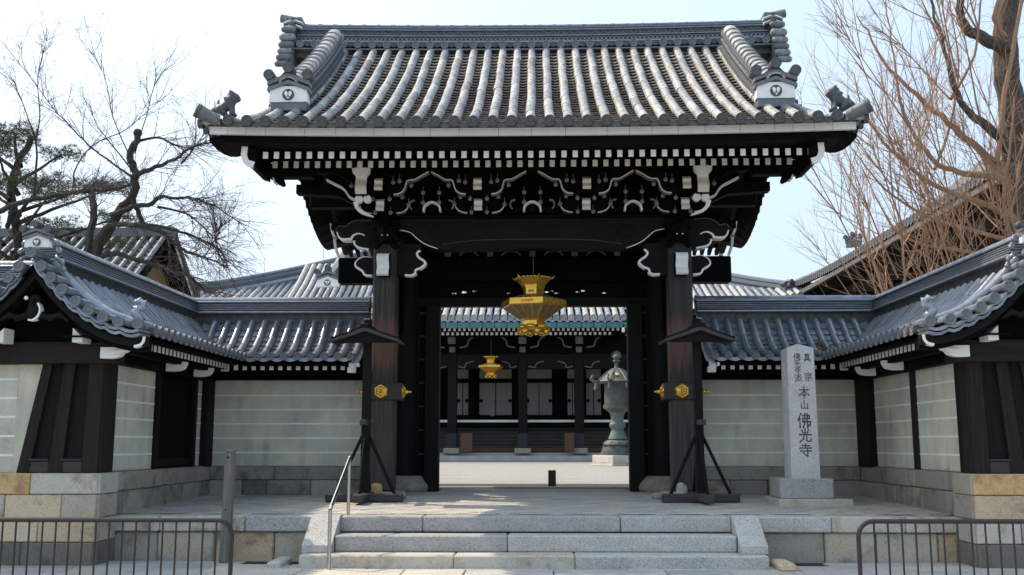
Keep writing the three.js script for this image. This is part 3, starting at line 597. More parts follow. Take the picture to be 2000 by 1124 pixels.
  // --- boundary wall between the wing and the gate
  const b = thing('boundary_wall', side < 0 ? 'tiled plaster wall with five white lines between the gate and the wing with the side doorway' : 'tiled plaster wall with five white lines behind the inscribed stone pillar', 'wall', [0, 0, 0], 'walls joining the gate');
  roofSlope(b, { org: V(0, 0, -0.85), O: V(0, 0, 1), A: V(side, 0, 0), W: 1.3, s0: 0.12, prof, r: 0.054, n: 5, courses: 11, sag: 0.03, mats: M.tile, pan: M.tile[1], discMat: M.tileMid, rows: range(2.82, 2.82 + 0.21 * 14, 15), a0: 2.7, a1: 5.8, sMax: (a) => Math.min(1.3, Math.max(0.02, 5.8 - a)) });
  roofSlope(b, { org: V(0, 0, -0.85), O: V(0, 0, -1), A: V(side, 0, 0), W: 1.3, s0: 0.12, prof, r: 0.054, n: 5, courses: 11, sag: 0.03, mats: M.tile, pan: M.tile[2], rows: range(2.82, 7.1, 21), a0: 2.7, a1: 7.2, merge: true });
  ridgeStack(b, V(X(2.74), 0, -0.85), V(X(5.8), 0, -0.85), 3.585);
  { // white edged curved end board at the gate
    const top = smooth([[1.34, 2.60], [1.2, 2.68], [0.9, 2.76], [0.6, 2.92], [0.3, 3.2], [0.1, 3.5], [-0.02, 3.75], [-0.05, 3.9]]);
    const g = ribbon(top, 0.07, -0.045, 0.045); const m = add('end_board', g, M.white, b); m.rotation.y = -Math.PI / 2; m.position.set(X(2.79), 0, -0.85);
    for (const [y0, y1, t] of [[2.50, 2.585, 0.1], [2.595, 2.655, 0.06], [2.595, 2.655, -0.0]]) add('end_block', bx(X(2.80) - 0.03 - t * 0.5, X(2.80) + 0.10 - t * 0.6, y0, y1, 0.3, 0.42, 0.006), M.white, b);
  }
  add('head_beam', B(2.62, 5.4, 2.43, 2.62, -0.5, -0.28, 0.01, 'x'), M.woodD, b);
  add('eave_beam', B(2.62, 4.9, 2.50, 2.60, -0.06, 0.06, 0.008, 'x'), M.woodD, b);
  add('soffit', B(2.62, 4.7, 2.64, 2.66, -0.5, 0.36, 0.003, 'x'), M.woodD, b);
  for (let i = 0; i < 14; i++) { const x = 2.98 + i * 0.141, rf = add('rafter', B(x - 0.03, x + 0.03, 2.555, 2.635, -0.45, 0.26, 0.004, 'z'), M.woodD, b); add('rafter_end', B(x - 0.033, x + 0.033, 2.552, 2.638, 0.262, 0.276, 0.002), M.white, rf); }
  add('valley_rafter_end', B(4.80, 4.92, 2.535, 2.645, 0.2, 0.31, 0.006), M.white, b);
  const pp = add('plaster_panel', B(2.62, 5.3, 1.05, 2.46, -0.9, -0.43, 0.004), M.plaster, b); for (const y of lineY) add('white_line', B(2.62, 5.25, y - 0.0125, y + 0.0125, -0.44, -0.425, 0.002), M.plasterW, pp);
  add('wall_core', B(2.62, 5.3, 1.05, 2.7, -1.3, -0.91, 0.004), M.plaster, b);
  add('footing_core', B(2.5, 5.3, 0.4, 1.045, -1.35, -0.5, 0.01), M.joint, b);
  const bxs = side < 0 ? [-5.21, -2.55] : [2.55, 5.21];
  blockRow(b, bxs[0], bxs[1], 0.83, 1.05, -0.34, ['x', 1], M.base, 1.6);
  blockRow(b, bxs[0], bxs[1], 0.5, 0.83, -0.32, ['x', 1], [...M.base, ...M.dark, M.rough[1]], 0.55);
}

// ---------- the gate ----------
// polygon in (z, y) extruded along x
function extX(pts, x0, x1, grain = 'z') {
  const g = ext(pts, x0, x1), p = g.attributes.position, a = p.array;
  for (let i = 0; i < a.length; i += 3) { const t = a[i]; a[i] = a[i + 2]; a[i + 2] = t; }
  for (let i = 0; i < a.length; i += 9) for (let c = 0; c < 3; c++) { const t = a[i + 3 + c]; a[i + 3 + c] = a[i + 6 + c]; a[i + 6 + c] = t; }
  g.computeVertexNormals(); return uv(g, grain, rnd() * 5, rnd() * 5);
}
const gate = thing('temple_gate', 'great dark timber temple gate with a curved grey tiled roof and white rafter ends', 'gate');
const gProf = (s) => { const t = 4.4 - s; return 5.765 + 0.5 * t + 0.034 * t * t; };
const gLift = (a, s) => { const u = Math.max(0, Math.min(4.4, s)) / 4.4, m = Math.max(0, Math.abs(a) - 3.62) / 0.85; return 0.04 * Math.pow(Math.abs(a) / 4.42, 3) * u * u - 0.95 * Math.pow(m, 1.5) * (1 - u * u * u); }; // verge rolls down outside the descending ridges
const RZ = -1.6;
{
  const base = { org: V(0, 0, RZ), A: V(1, 0, 0), W: 4.4, s0: 0.28, prof: gProf, lift: gLift, r: 0.068, n: 9, courses: 27, sag: 0.04, panT: 0.05, boardIn: 0.3, mats: M.tileOld, pan: M.panOld, discMat: M.tileDark, lipMat: M.tileDark };
  roofSlope(gate, { ...base, O: V(0, 0, 1), rows: range(-16 * 0.26, 16 * 0.26, 33), a0: -4.52, a1: 4.52 });
  roofSlope(gate, { ...base, O: V(0, 0, -1), rows: range(-16 * 0.26, 16 * 0.26, 33), a0: -4.52, a1: 4.52, merge: true });
  // verge: short tiles across the gable edges
  const vt = [0, 1].map(() => tileUV(unitTile(0.068, 0.86), 0.3)), vd = discGeo(0.076);
  for (const side of [-1, 1]) for (const dz of [1, -1]) for (let i = 0; i <= 17; i++) {
    const s = 0.2 + (4.4 - 0.12 - 0.2) * i / 17, y = gProf(s) + gLift(4.42, s) + 0.02, z = RZ + dz * s, ds = 0.05;
    const N = V(0, 2 * ds, -dz * (gProf(s + ds) - gProf(s - ds))).normalize();
    const m = add('verge_tile', pick(vt), pick(M.tileOld), gate); basis(m, V(side * 4.3, y, z), N, V(side, 0, 0), 1, 1, 0.29);
    const d = add('verge_end_tile', vd, M.tileDark, gate); basis(d, V(side * 4.6, y, z), N, V(side, 0, 0));
  }
  for (const side of [-1, 1]) { // row beside the verge and upturned corner tile
    for (let k = 0; k < 9; k++) { const sa = 0.28 + 4.12 * k / 9, sb = 0.28 + 4.12 * (k + 1) / 9, a = V(side * 4.42, gProf(sa) + gLift(4.42, sa) + 0.06, RZ + sa), b = V(side * 4.42, gProf(sb) + gLift(4.42, sb) + 0.06, RZ + sb), t = b.clone().sub(a), N = V(1, 0, 0).cross(t).multiplyScalar(-1); if (N.y < 0) N.negate(); const m = add('verge_roll_tile', pick(vt), pick(M.tileOld), gate); basis(m, a, N, t, 1.05, 1.05, t.length() * 1.03); }
    const a = V(side * 4.34, 5.84, 2.70), b = V(side * 4.60, 5.95, 2.84);
    add('corner_tile', cyl(a, b, 0.082, 0.1, 16), M.tileMid, gate);
    const m = add('corner_end_tile', discGeo(0.1), M.tileDark, gate); basis(m, b, V(0, 1, 0), b.clone().sub(a));
  }
  // main ridge: stacked courses, gently rising to the ends
  const lift = (x) => 0.06 * Math.pow(Math.abs(x) / 4.4, 2);
  const course = (name, y0, y1, hw, mat, L = 4.32) => { const xs = range(-L, L, 17); return add(name, ext([...xs.map((x) => [x, y0 + lift(x)]), ...xs.map((x) => [x, y1 + lift(x)]).reverse()], RZ - hw, RZ + hw), mat, gate); };
  course('ridge_core', 8.3, 8.9, 0.235, M.tileDark); course('ridge_course', 8.41, 8.435, 0.36, M.tileMid); course('ridge_course', 8.57, 8.60, 0.30, M.tile[1]); course('ridge_course', 8.705, 8.725, 0.27, M.tile[2]);
  course('ridge_course', 8.815, 8.84, 0.27, M.tile[2]); course('ridge_course', 8.86, 8.885, 0.26, M.tile[2]); course('ridge_course', 8.90, 8.925, 0.25, M.tile[1]);
  const rd = discGeo(0.072);
  for (let i = -16; i <= 16; i++) { const x = i * 0.262, d = add('ridge_disc', rd, M.tileMid, gate); d.position.set(x, 8.505 + lift(x), RZ + 0.36); const c = add('ridge_cup', ext(range(0, Math.PI, 7).map((a) => [0.13 + Math.cos(a) * 0.075, 8.53 - Math.sin(a) * 0.06]).concat([[0.055, 8.565], [0.205, 8.565]]), RZ + 0.2, RZ + 0.34), M.tileDark, gate); c.position.set(x, lift(x), 0); }
  const ringG = uv(new THREE.TorusGeometry(0.034, 0.008, 5, 12)), rings = [], arcG = uv(new THREE.TorusGeometry(0.055, 0.008, 5, 8, Math.PI)), tmp = [];
  for (let i = -56; i <= 56; i++) { const x = i * 0.077; rings.push(ringG.clone().translate(x, 8.655 + lift(x), RZ + 0.242)); if (i % 2) tmp.push(arcG.clone().translate(x, 8.745 + lift(x), RZ + 0.24), arcG.clone().rotateZ(Math.PI).translate(x + 0.077, 8.80 + lift(x), RZ + 0.24)); }
  stuff(add('ridge_ring_pattern', mergeGeometries(rings), M.tile[1], gate)); stuff(add('ridge_wave_pattern', mergeGeometries(tmp), M.tileMid, gate));
  const cg = [0, 1].map(() => tileUV(unitTile(0.1, 0.86), 0.3));
  for (let i = 0; i < 32; i++) { const x = -4.32 + i * 0.27, m = add('ridge_cap_tile', pick(cg), pick(M.tile), gate); basis(m, V(x, 8.92 + lift(x), RZ), V(0, 1, 0), V(1, (lift(x + 0.27) - lift(x)) / 0.27, 0), 1, 0.7, 0.275); add('cap_knob', bx(x + 0.10, x + 0.19, 8.98 + lift(x), 9.025 + lift(x), RZ - 0.045, RZ + 0.045, 0.012), M.tileMid, gate); }
  for (const side of [-1, 1]) { // ridge-end ornaments seen from the side
    const e = grp('ridge_end_ornament', gate); e.position.set(side * 4.34, 0, RZ + 0.28);
    add('plate', bx(-0.05, 0.05, 8.05, 8.98, -0.55, 0.12, 0.02), M.tileDark, e);
    [[8.83, 0.062, 0.0], [8.68, 0.075, 0.02], [8.54, 0.066, 0.04], [8.42, 0.06, 0.06], [8.30, 0.07, 0.07], [8.18, 0.06, 0.1]].forEach(([y, r, o]) => { const g = uv(new THREE.CapsuleGeometry(r, 0.16, 4, 10).rotateZ(Math.PI / 2)); const m = add('scroll', g, pick([M.tileMid, M.tileOld[1]]), e); m.position.set(side * (0.06 + o), y, 0.1); });
    for (const [y, h] of [[8.90, 0.05], [8.99, 0.035]]) for (const [mm, dy] of [[M.tileMid, 0], [M.white, 0.034]]) add('chevron', ext([[-0.17, y + dy - 0.07], [0, y + dy], [0.17, y + dy - 0.07], [0.17, y + dy - 0.035], [0, y + dy + 0.034], [-0.17, y + dy - 0.035]], -0.3, mm === M.white ? 0.06 : 0.075), mm, e);
    add('cap_block', bx(-0.16, 0.16, 9.02, 9.09, -0.4, 0.06, 0.012), M.tileMid, e);
    add('projecting_tile', cyl(V(-side * 0.05, 9.09, -0.15), V(side * 0.27, 9.15, -0.15), 0.068, 0.078, 14), M.tileMid, e);
  }
  // descending ridges with their ornamental ends
  for (const side of [-1, 1]) {
    const kx = side * 3.5, sw = (name, h0, h1, hw, mat, sA = 0.42, sB = 3.62) => { const ss = range(sA, sB, 16), P = (s, h) => { const sl = (gProf(s + 0.05) - gProf(s - 0.05)) / 0.1, l = Math.hypot(1, sl); return [RZ + s - sl / l * h, gProf(s) + gLift(3.5, s) + h / l]; }; return add(name, extX([...ss.map((s) => P(s, h0)), ...ss.map((s) => P(s, h1)).reverse()], kx - hw, kx + hw), mat, gate); };
    sw('descending_ridge_core', 0, 0.40, 0.12, M.tileDark); sw('descending_ridge_course', 0.05, 0.085, 0.17, M.tileMid); sw('descending_ridge_course', 0.115, 0.14, 0.155, M.tileMid); sw('descending_ridge_course', 0.235, 0.26, 0.15, M.tileOld[1]); sw('descending_ridge_course', 0.34, 0.365, 0.155, M.tile[1]); sw('descending_ridge_course', 0.38, 0.405, 0.15, M.tileMid);
    const cg2 = [0, 1, 2].map(() => tileUV(unitTile(0.135, 0.8, 0.89), 0.25)), P = (s, h) => { const sl = (gProf(s + 0.05) - gProf(s - 0.05)) / 0.1, l = Math.hypot(1, sl); return V(kx, gProf(s) + gLift(3.5, s) + h / l, RZ + s - sl / l * h); };
    for (let i = 0; i < 15; i++) { const a = P(0.42 + 3.2 * i / 15, 0.40), b = P(0.42 + 3.2 * (i + 1) / 15, 0.40), t = b.clone().sub(a), N = t.clone().cross(V(1, 0, 0)); if (N.y < 0) N.negate(); const m = add('descending_ridge_tile', pick(cg2), pick(M.tileOld), gate); basis(m, a, N, t, 1, 0.75, t.length() * 1.02); m.rotateX(-0.05); }
    const rg = []; for (let i = 0; i < 40; i++) { const s = 0.5 + 3.08 * i / 40; for (const h of [0.185, 0.3]) { const o = P(s, h); const g = uv(new THREE.TorusGeometry(0.026, 0.007, 4, 10)).rotateY(Math.PI / 2); rg.push(g.clone().translate(kx + 0.125 - kx, 0, 0).translate(o.x, o.y, o.z), g.clone().translate(-0.125, 0, 0).translate(o.x, o.y, o.z)); } }
    stuff(add('descending_ridge_pattern', mergeGeometries(rg), M.tileMid, gate));
    const on = oniPlate(gate, 0.56, M.white); on.position.set(kx, gProf(3.72) + 0.16, RZ + 3.8);
    add('ornament_foot', bx(kx - 0.26, kx + 0.26, gProf(3.8) + 0.08, gProf(3.72) + 0.165, RZ + 3.5, RZ + 3.78, 0.01), M.tileMid, gate);
  }
}
{ // eaves
  const el = (x) => 0.05 * Math.pow(Math.abs(x) / 4.45, 2.6);
  const joints = [408, 445, 481, 520, 598, 660, 735, 795, 847, 904, 982, 1046, 1114, 1195, 1239, 1283, 1335, 1387, 1455, 1522, 1558, 1599, 1635, 1681].map((p) => (p - 1045) / 142);
  for (let i = 0; i + 1 < joints.length; i++) { const a = joints[i] + 0.003, b = joints[i + 1] - 0.003; add('fascia_board', ext([[a, 5.632 + el(a)], [b, 5.632 + el(b)], [b, 5.735 + el(b)], [a, 5.735 + el(a)]], 2.56, 2.62), M.white, gate); }
  const strip = (name, y0, y1, z0, z1, mat, L = 4.45) => { const xs = range(-L, L, 25); return add(name, ext([...xs.map((x) => [x, y0 + el(x)]), ...xs.map((x) => [x, y1 + el(x)]).reverse()], z0, z1), mat, gate); };
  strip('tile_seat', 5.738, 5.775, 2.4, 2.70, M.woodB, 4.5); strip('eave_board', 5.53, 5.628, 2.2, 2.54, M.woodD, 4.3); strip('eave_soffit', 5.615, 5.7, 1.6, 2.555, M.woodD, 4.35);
  const slope = 0.30;
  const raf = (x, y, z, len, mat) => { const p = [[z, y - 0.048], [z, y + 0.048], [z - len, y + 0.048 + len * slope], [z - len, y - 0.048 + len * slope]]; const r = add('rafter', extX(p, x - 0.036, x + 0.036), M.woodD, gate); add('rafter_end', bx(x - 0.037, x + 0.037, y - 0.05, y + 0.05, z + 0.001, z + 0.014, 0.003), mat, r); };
  for (let i = 0; i < 51; i++) { const x = -3.94 + i * 0.1575; raf(x, 5.458 + 0.012 * Math.abs(x) / 4, 2.25, 1.0, M.white); }
  for (let i = 0; i < 49; i++) { const x = -3.785 + i * 0.1575; raf(x, 5.475 + 0.01 * Math.abs(x) / 4, 1.7, 1.2, M.cream); }  // lower row: warm bounce off the ground is put into the end colour
  const back = []; for (let i = 0; i < 51; i++) { const x = -3.94 + i * 0.1575; back.push(extX([[-5.45, 5.41], [-5.45, 5.51], [-3.9, 5.97], [-3.9, 5.87]], x - 0.036, x + 0.036)); } stuff(add('rear_rafters', mergeGeometries(back), M.woodD, gate));
  add('rafter_support', bx(-4.02, 4.02, 5.545, 5.60, 1.58, 1.68, 0.004, 'x'), M.woodD, gate);
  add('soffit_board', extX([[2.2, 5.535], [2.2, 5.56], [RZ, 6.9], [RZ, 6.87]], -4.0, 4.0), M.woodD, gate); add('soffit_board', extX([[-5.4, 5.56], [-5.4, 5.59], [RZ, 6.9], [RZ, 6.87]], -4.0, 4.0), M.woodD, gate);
  add('eave_purlin', bx(-4.06, 4.06, 5.46, 5.68, -4.41, -4.19, 0.02, 'x'), M.woodD, gate); add('eave_purlin', bx(-3.4, 3.4, 5.635, 5.72, 0.5, 0.7, 0.02, 'x'), M.woodD, gate);
  for (const k of [-1, 1]) add('purlin_arm', bx(Math.min(k * 3.36, k * 4.06), Math.max(k * 3.36, k * 4.06), 5.46, 5.68, 0.89, 1.11, 0.02, 'x'), M.woodD, gate);
  add('ridge_purlin', bx(-4.06, 4.06, 7.6, 7.9, RZ - 0.15, RZ + 0.15, 0.02, 'x'), M.woodD, gate);
  for (const side of [-1, 1]) {
    for (const dz of [1, -1]) { // bargeboards on the gable edges
      const ss = range(0, 3.95, 16), low = (s) => gProf(s) + gLift(4.1, s) - 0.14 - 0.30, up = (s) => gProf(s) + gLift(4.1, s) - 0.11;
      add('bargeboard', extX([...ss.map((s) => [RZ + dz * s, up(s)]), ...ss.map((s) => [RZ + dz * s, low(s)]).reverse()].map((p) => p), side * 4.08 - 0.05, side * 4.08 + 0.05), M.wood, gate);
      const curve = smooth([[4.125, 5.70], [4.13, 5.64], [4.10, 5.57], [4.105, 5.45], [4.08, 5.36], [4.03, 5.30], [3.93, 5.265]]).map((p) => [p[0] * side, p[1]]);
      const m = add('bargeboard_tip', ribbon(curve, side < 0 ? 0.085 : -0.085, -0.06, 0), M.white, gate); m.position.z = dz > 0 ? 2.36 : -5.56;
    }
    add('bargeboard_block', ext([[side * 4.06, 5.70], [side * 3.9, 5.70], [side * 3.9, 5.27], [side * 4.0, 5.30], [side * 4.05, 5.38]], 1.5, 2.34), M.woodD, gate);
    const c = []; for (const [x, y, r] of [[0, 0.1, 0.06], [0.05, 0.03, 0.06], [0.09, -0.06, 0.05], [0.13, -0.1, 0.03], [0.02, -0.03, 0.05]]) c.push([x, y, -0.05, r, x + 0.02, y, 0.06, r]);
    const pg = add('verge_pendant', blob(c, 0.012, 30, 0.003), M.woodD, gate); pg.position.set(side * 3.98, 5.48, 0.95); pg.scale.x = -side;
    const pr = add('pendant_rim', ribbon(smooth([[4.07, 5.58], [4.05, 5.52], [4.0, 5.50], [3.99, 5.44], [3.97, 5.38], [3.93, 5.35]]).map((p) => [p[0] * side, p[1]]), side < 0 ? 0.028 : -0.028, 0.98, 1.05), M.white, gate);
  }
}
{ // posts, beams and footings
  const pTex = (() => { const W = 128, H = 1024, d = new Uint8Array(W * H * 4); for (let j = 0; j < H; j++) for (let i = 0; i < W; i++) { const u = i / W, v = j / H, y = v * 4; const st = fbm(u, v, 24, 5, 201, 4), patch = fbm(u, v, 4, 6, 207, 3);
    const zone = Math.exp(-Math.pow((y - 2.35) / 0.45, 4)) * 0.9 + 0.28 * Math.exp(-Math.pow((y - 3.2) / 0.7, 2)); const red = Math.max(0, Math.min(1, (zone + (st - 0.5) * 0.8 + (patch - 0.5) * 0.9 - 0.34) * 1.8)); const brown = Math.max(0, Math.min(1, (y < 1.5 ? 0.55 : 0.1) + (st - 0.5) * 1.2));
    let c = lerp3([0.016, 0.014, 0.0135], [0.065, 0.048, 0.037], brown); c = lerp3(c, [0.095, 0.042, 0.028], red); c = mul(c, 0.65 + 0.7 * st); const o = (j * W + i) * 4; for (let k = 0; k < 3; k++) d[o + k] = 255 * (c[k] <= 0.0031308 ? c[k] * 12.92 : 1.055 * Math.pow(c[k], 1 / 2.4) - 0.055); d[o + 3] = 255; }
    const t = new THREE.DataTexture(d, W, H); t.colorSpace = THREE.SRGBColorSpace; t.wrapS = t.wrapT = THREE.RepeatWrapping; t.magFilter = THREE.LinearFilter; t.repeat.set(1.6, 0.25); t.needsUpdate = true; return t; })();
  const pm = new THREE.MeshStandardMaterial({ map: pTex, bumpMap: T.woodB, bumpScale: 0.003, roughness: 0.62 });
  for (const side of [-1, 1]) {
    const X = side * 2.36;
    for (const z of [0, -3.3]) {
      add('plinth', bx(X - 0.33, X + 0.33, 0.56, 0.67, z - 0.33, z + 0.33, 0.02), M.granite[2], gate);
      const g = bx(X - 0.19, X + 0.19, 0.67, 4.62, z - 0.19, z + 0.19, 0.03, 'y', false); const u = g.attributes.uv; for (let i = 0; i < u.count; i++) u.setY(i, u.getY(i) - 0.6);
      add('post', g, z ? M.wood : pm, gate);
    }
    add('round_plinth', (() => { const g = lathe([[0.001, 0.28], [0.30, 0.28], [0.36, 0.25], [0.46, 0.14], [0.48, 0.08], [0.46, 0], [0.4, -0.02]], 28); return g.translate(side * 2.25, 0.585, -1.65); })(), M.base[2], gate);
    add('main_pillar', cyl(V(side * 2.25, 0.86, -1.65), V(side * 2.25, 5.2, -1.65), 0.25, 0.25, 24), M.wood, gate);
    add('door_post', bx(side < 0 ? -1.88 : 1.66, side < 0 ? -1.63 : 1.92, 0.58, 3.84, -1.78, -1.5, 0.012), M.wood, gate);
    // carved side panel between pillar and door post
    const pn2 = grp('side_panel', gate); add('panel_board', bx(Math.min(side * 2.1, side * 1.86), Math.max(side * 2.1, side * 1.86), 0.7, 3.8, -1.68, -1.62, 0.004), M.woodD, pn2);
    for (const x of [1.875, 2.0]) add('panel_stile', bx(side * x - 0.016, side * x + 0.016, 0.78, 3.8, -1.62, -1.57, 0.006), M.wood, pn2);
    for (let i = 0; i < 8; i++) { const y = 0.8 + i * 0.41; add('panel_rail', bx(Math.min(side * 1.88, side * 2.0), Math.max(side * 1.88, side * 2.0), y, y + 0.035, -1.62, -1.58, 0.006, 'x'), M.woodW, pn2); add('carving', blob([[-0.03, 0, 0, 0.022, 0.03, 0.05, 0, 0.02], [0.03, 0.05, 0, 0.018, -0.02, 0.12, 0, 0.02], [-0.02, 0.12, 0, 0.02, 0.03, 0.2, 0, 0.016]], 0.008, 18, 0.002).translate(side * 1.94, y + 0.12, -1.61), M.wood, pn2); }
    // open door leaf
    const df = grp('door_leaf', gate); add('leaf_board', bx(Math.min(side * 1.82, side * 1.88), Math.max(side * 1.82, side * 1.88), 0.68, 3.8, -3.2, -1.8, 0.01), M.woodD, df);
    for (const y of [0.75, 1.7, 2.7, 3.65]) add('leaf_rail', bx(Math.min(side * 1.785, side * 1.825), Math.max(side * 1.785, side * 1.825), y, y + 0.1, -3.18, -1.82, 0.008, 'z'), M.wood, df);
    // collar with gilt hexagonal nail covers
    const cb = add('collar_beam', bx(X - 0.295, X + 0.295, 2.085, 2.355, -0.23, 0.225, 0.012, 'x'), M.woodB, gate);
    add('added_sun_stop_beam', bx(X - 0.1, X + 0.1, 3.3, 4.6, -1.45, -0.2, 0.01, 'z'), M.woodD, gate);  // added beam, hidden behind the post, stops sun coming in under the gable
    add('tie_beam', bx(X - 0.09, X + 0.09, 2.1, 2.34, -3.3, -0.24, 0.01, 'z'), M.wood, gate);
    const hex = (pos, ry) => { const h = grp('gilt_cover', gate); h.position.set(...pos); h.rotation.y = ry; const hx = (r, r2, z0, z1, sg = 6) => uv(new THREE.CylinderGeometry(r2, r, z1 - z0, sg).rotateX(Math.PI / 2).translate(0, 0, (z0 + z1) / 2)); add('hexagon', hx(0.118, 0.10, 0, 0.022), M.gold, h).rotation.z = 0; add('inner_hexagon', hx(0.088, 0.055, 0.02, 0.045), M.gold, h); add('knob', uv(new THREE.SphereGeometry(0.036, 14, 10).scale(1, 1, 1.3).translate(0, 0, 0.06)), M.gold, h); add('knob_tip', hx(0.018, 0.014, 0.08, 0.14, 8), M.gold, h); };
    hex([X - (side < 0 ? 0.02 : 0.02), 2.22, 0.226], 0); hex([X + 0.296, 2.22, 0], Math.PI / 2); hex([X - 0.296, 2.22, 0], -Math.PI / 2);
    // front beam nose with an S-shaped white face
    const np = smooth([[0.30, 4.40], [0.40, 4.37], [0.43, 4.30], [0.38, 4.22], [0.36, 4.17], [0.40, 4.12], [0.42, 4.07], [0.38, 4.04]]);
    add('post_nose', extX([...np, [0.15, 4.04], [0.15, 4.42], [0.28, 4.42]], X - 0.095, X + 0.095), M.woodD, gate);
    add('post_nose_face', (() => { const out = np.map((p, i) => { const a = np[Math.max(0, i - 1)], b = np[Math.min(np.length - 1, i + 1)], l = Math.hypot(b[0] - a[0], b[1] - a[1]); return [p[0] - (b[1] - a[1]) / l * 0.008, p[1] + (b[0] - a[0]) / l * 0.008]; }); return extX([...np, ...out.reverse()], X - 0.096, X + 0.096); })(), M.white, gate);
    // cloud-shaped side nosing of the great beam
    const flip = (pts) => pts.map((p) => [side < 0 ? p[0] : -p[0], p[1]]), w = side < 0 ? 1 : -1;
    const kib = [[-2.5, 4.98], [-2.61, 4.98], [-2.85, 4.99], [-2.96, 4.94], [-3.02, 4.88], [-3.12, 4.9], [-3.18, 4.85], [-3.18, 4.79], [-3.15, 4.72], [-3.08, 4.67], [-2.91, 4.67], [-2.89, 4.62], [-2.86, 4.57], [-2.8, 4.53], [-2.66, 4.5], [-2.5, 4.5]];
    add('beam_nosing', ext(smooth(flip(kib), 3), -0.1, 0.1), M.wood, gate);
    const edge = (name, pts, wd, z0, z1, mat = M.white) => add(name, ribbon(smooth(flip(pts), 5), typeof wd === 'function' ? (t) => wd(t) * w : wd * w, z0, z1), mat, gate);
    edge('nosing_edge', [[-3.17, 4.80], [-3.14, 4.71], [-3.08, 4.665], [-2.98, 4.66], [-2.91, 4.675], [-2.89, 4.72], [-2.82, 4.76], [-2.76, 4.755], [-2.71, 4.73]], (t) => 0.018 + 0.022 * Math.sin(Math.PI * Math.min(1, t * 1.2)), -0.09, 0.108);
    edge('nosing_edge', [[-2.895, 4.655], [-2.885, 4.60], [-2.85, 4.555], [-2.79, 4.525], [-2.64, 4.495]], 0.03, -0.09, 0.108);
    edge('nosing_line', [[-3.18, 4.84], [-3.12, 4.9], [-3.03, 4.885], [-2.96, 4.94], [-2.85, 4.99], [-2.6, 4.98]], 0.008, 0.09, 0.104, M.woodG);
    // lower cloud brackets either side of the post
    const lc = [[-2.5, 4.34], [-2.56, 4.36], [-2.63, 4.395], [-2.73, 4.4], [-2.83, 4.35], [-2.87, 4.29], [-2.86, 4.23], [-2.81, 4.19], [-2.75, 4.15], [-2.73, 4.11], [-2.69, 4.08], [-2.6, 4.07], [-2.5, 4.08]];
    add('cloud_bracket', ext(smooth(flip(lc), 3), -0.07, 0.07), M.wood, gate);
    edge('cloud_edge', [[-2.6, 4.39], [-2.73, 4.4], [-2.83, 4.35], [-2.87, 4.29], [-2.86, 4.23], [-2.81, 4.19], [-2.75, 4.15], [-2.73, 4.11], [-2.69, 4.08], [-2.58, 4.065]], (t) => 0.008 + 0.025 * Math.min(1, t * 2), -0.06, 0.078);
    const rc = [[-2.2, 4.08], [-2.04, 4.08], [-1.94, 4.07], [-1.87, 4.11], [-1.86, 4.16], [-1.79, 4.19], [-1.72, 4.25], [-1.71, 4.3], [-1.76, 4.35], [-1.81, 4.39], [-1.84, 4.44], [-1.79, 4.48], [-1.78, 4.6], [-2.2, 4.6]];
    add('cloud_bracket', ext(flip(rc), -0.07, 0.07), M.wood, gate);
    edge('cloud_edge', [[-2.05, 4.075], [-1.94, 4.07], [-1.87, 4.11], [-1.86, 4.16], [-1.79, 4.19], [-1.72, 4.25], [-1.705, 4.3], [-1.75, 4.35], [-1.81, 4.39], [-1.84, 4.44], [-1.795, 4.48]], 0.036, -0.06, 0.078);
    edge('great_beam_line', [[-2.15, 4.815], [-1.97, 4.77], [-1.85, 4.67], [-1.74, 4.59], [-1.52, 4.5]], 0.012, 0.12, 0.158);
    // carved lion head on the front of the post
    const L = []; L.push([0, 0, 0, 0.15, 0, 0.02, 0.1, 0.14], [0, -0.1, 0.1, 0.1, 0, -0.12, 0.18, 0.08], [0, 0.0, 0.2, 0.05, 0, -0.04, 0.24, 0.05]);
    for (const k of [-1, 1]) { L.push([k * 0.08, 0.05, 0.16, 0.035, k * 0.09, 0.05, 0.18, 0.03], [k * 0.14, 0.12, 0.05, 0.05, k * 0.2, 0.08, 0.02, 0.04], [k * 0.13, -0.06, 0.08, 0.05, k * 0.17, -0.13, 0.06, 0.045], [k * 0.1, -0.18, 0.1, 0.05, k * 0.15, -0.24, 0.12, 0.05]); for (let i = 0; i < 3; i++) L.push([k * (0.05 + 0.05 * i), 0.15, 0.06, 0.04, k * (0.05 + 0.06 * i), 0.17, 0.1, 0.03]); }
    const lh = add('lion_head_carving', blob(L, 0.012, 44, 0.004), M.woodD, gate); lh.position.set(X + side * -0.03, 4.76, 0.2);
    add('lion_teeth', bx(X - 0.055 - side * 0.03, X + 0.055 - side * 0.03, 4.665, 4.685, 0.43, 0.455, 0.006), M.white, gate);
  }
  // great rainbow beam
  const half = [[-2.2, 4.81], [-2.15, 4.81], [-1.97, 4.77], [-1.85, 4.67], [-1.74, 4.59], [-1.52, 4.5]], bot = [...smooth(half, 3), [-0.8, 4.50], [0, 4.52], [0.8, 4.50], ...smooth(half, 3).map((p) => [-p[0], p[1]]).reverse()];
  add('great_beam', ext([[-2.2, 5.0], ...bot, [2.2, 5.0]], -0.14, 0.145), M.wood, gate);
  for (const k of [-1, 1]) { const t = add('beam_scroll', uv(new THREE.TorusGeometry(0.14, 0.012, 6, 28).scale(1, 0.75, 1)), M.wood, gate); t.position.set(k * 1.5, 4.78, 0.148); const t2 = add('beam_scroll', uv(new THREE.TorusGeometry(0.07, 0.01, 6, 20).scale(1, 0.7, 1)), M.wood, gate); t2.position.set(k * 1.5, 4.78, 0.148); }
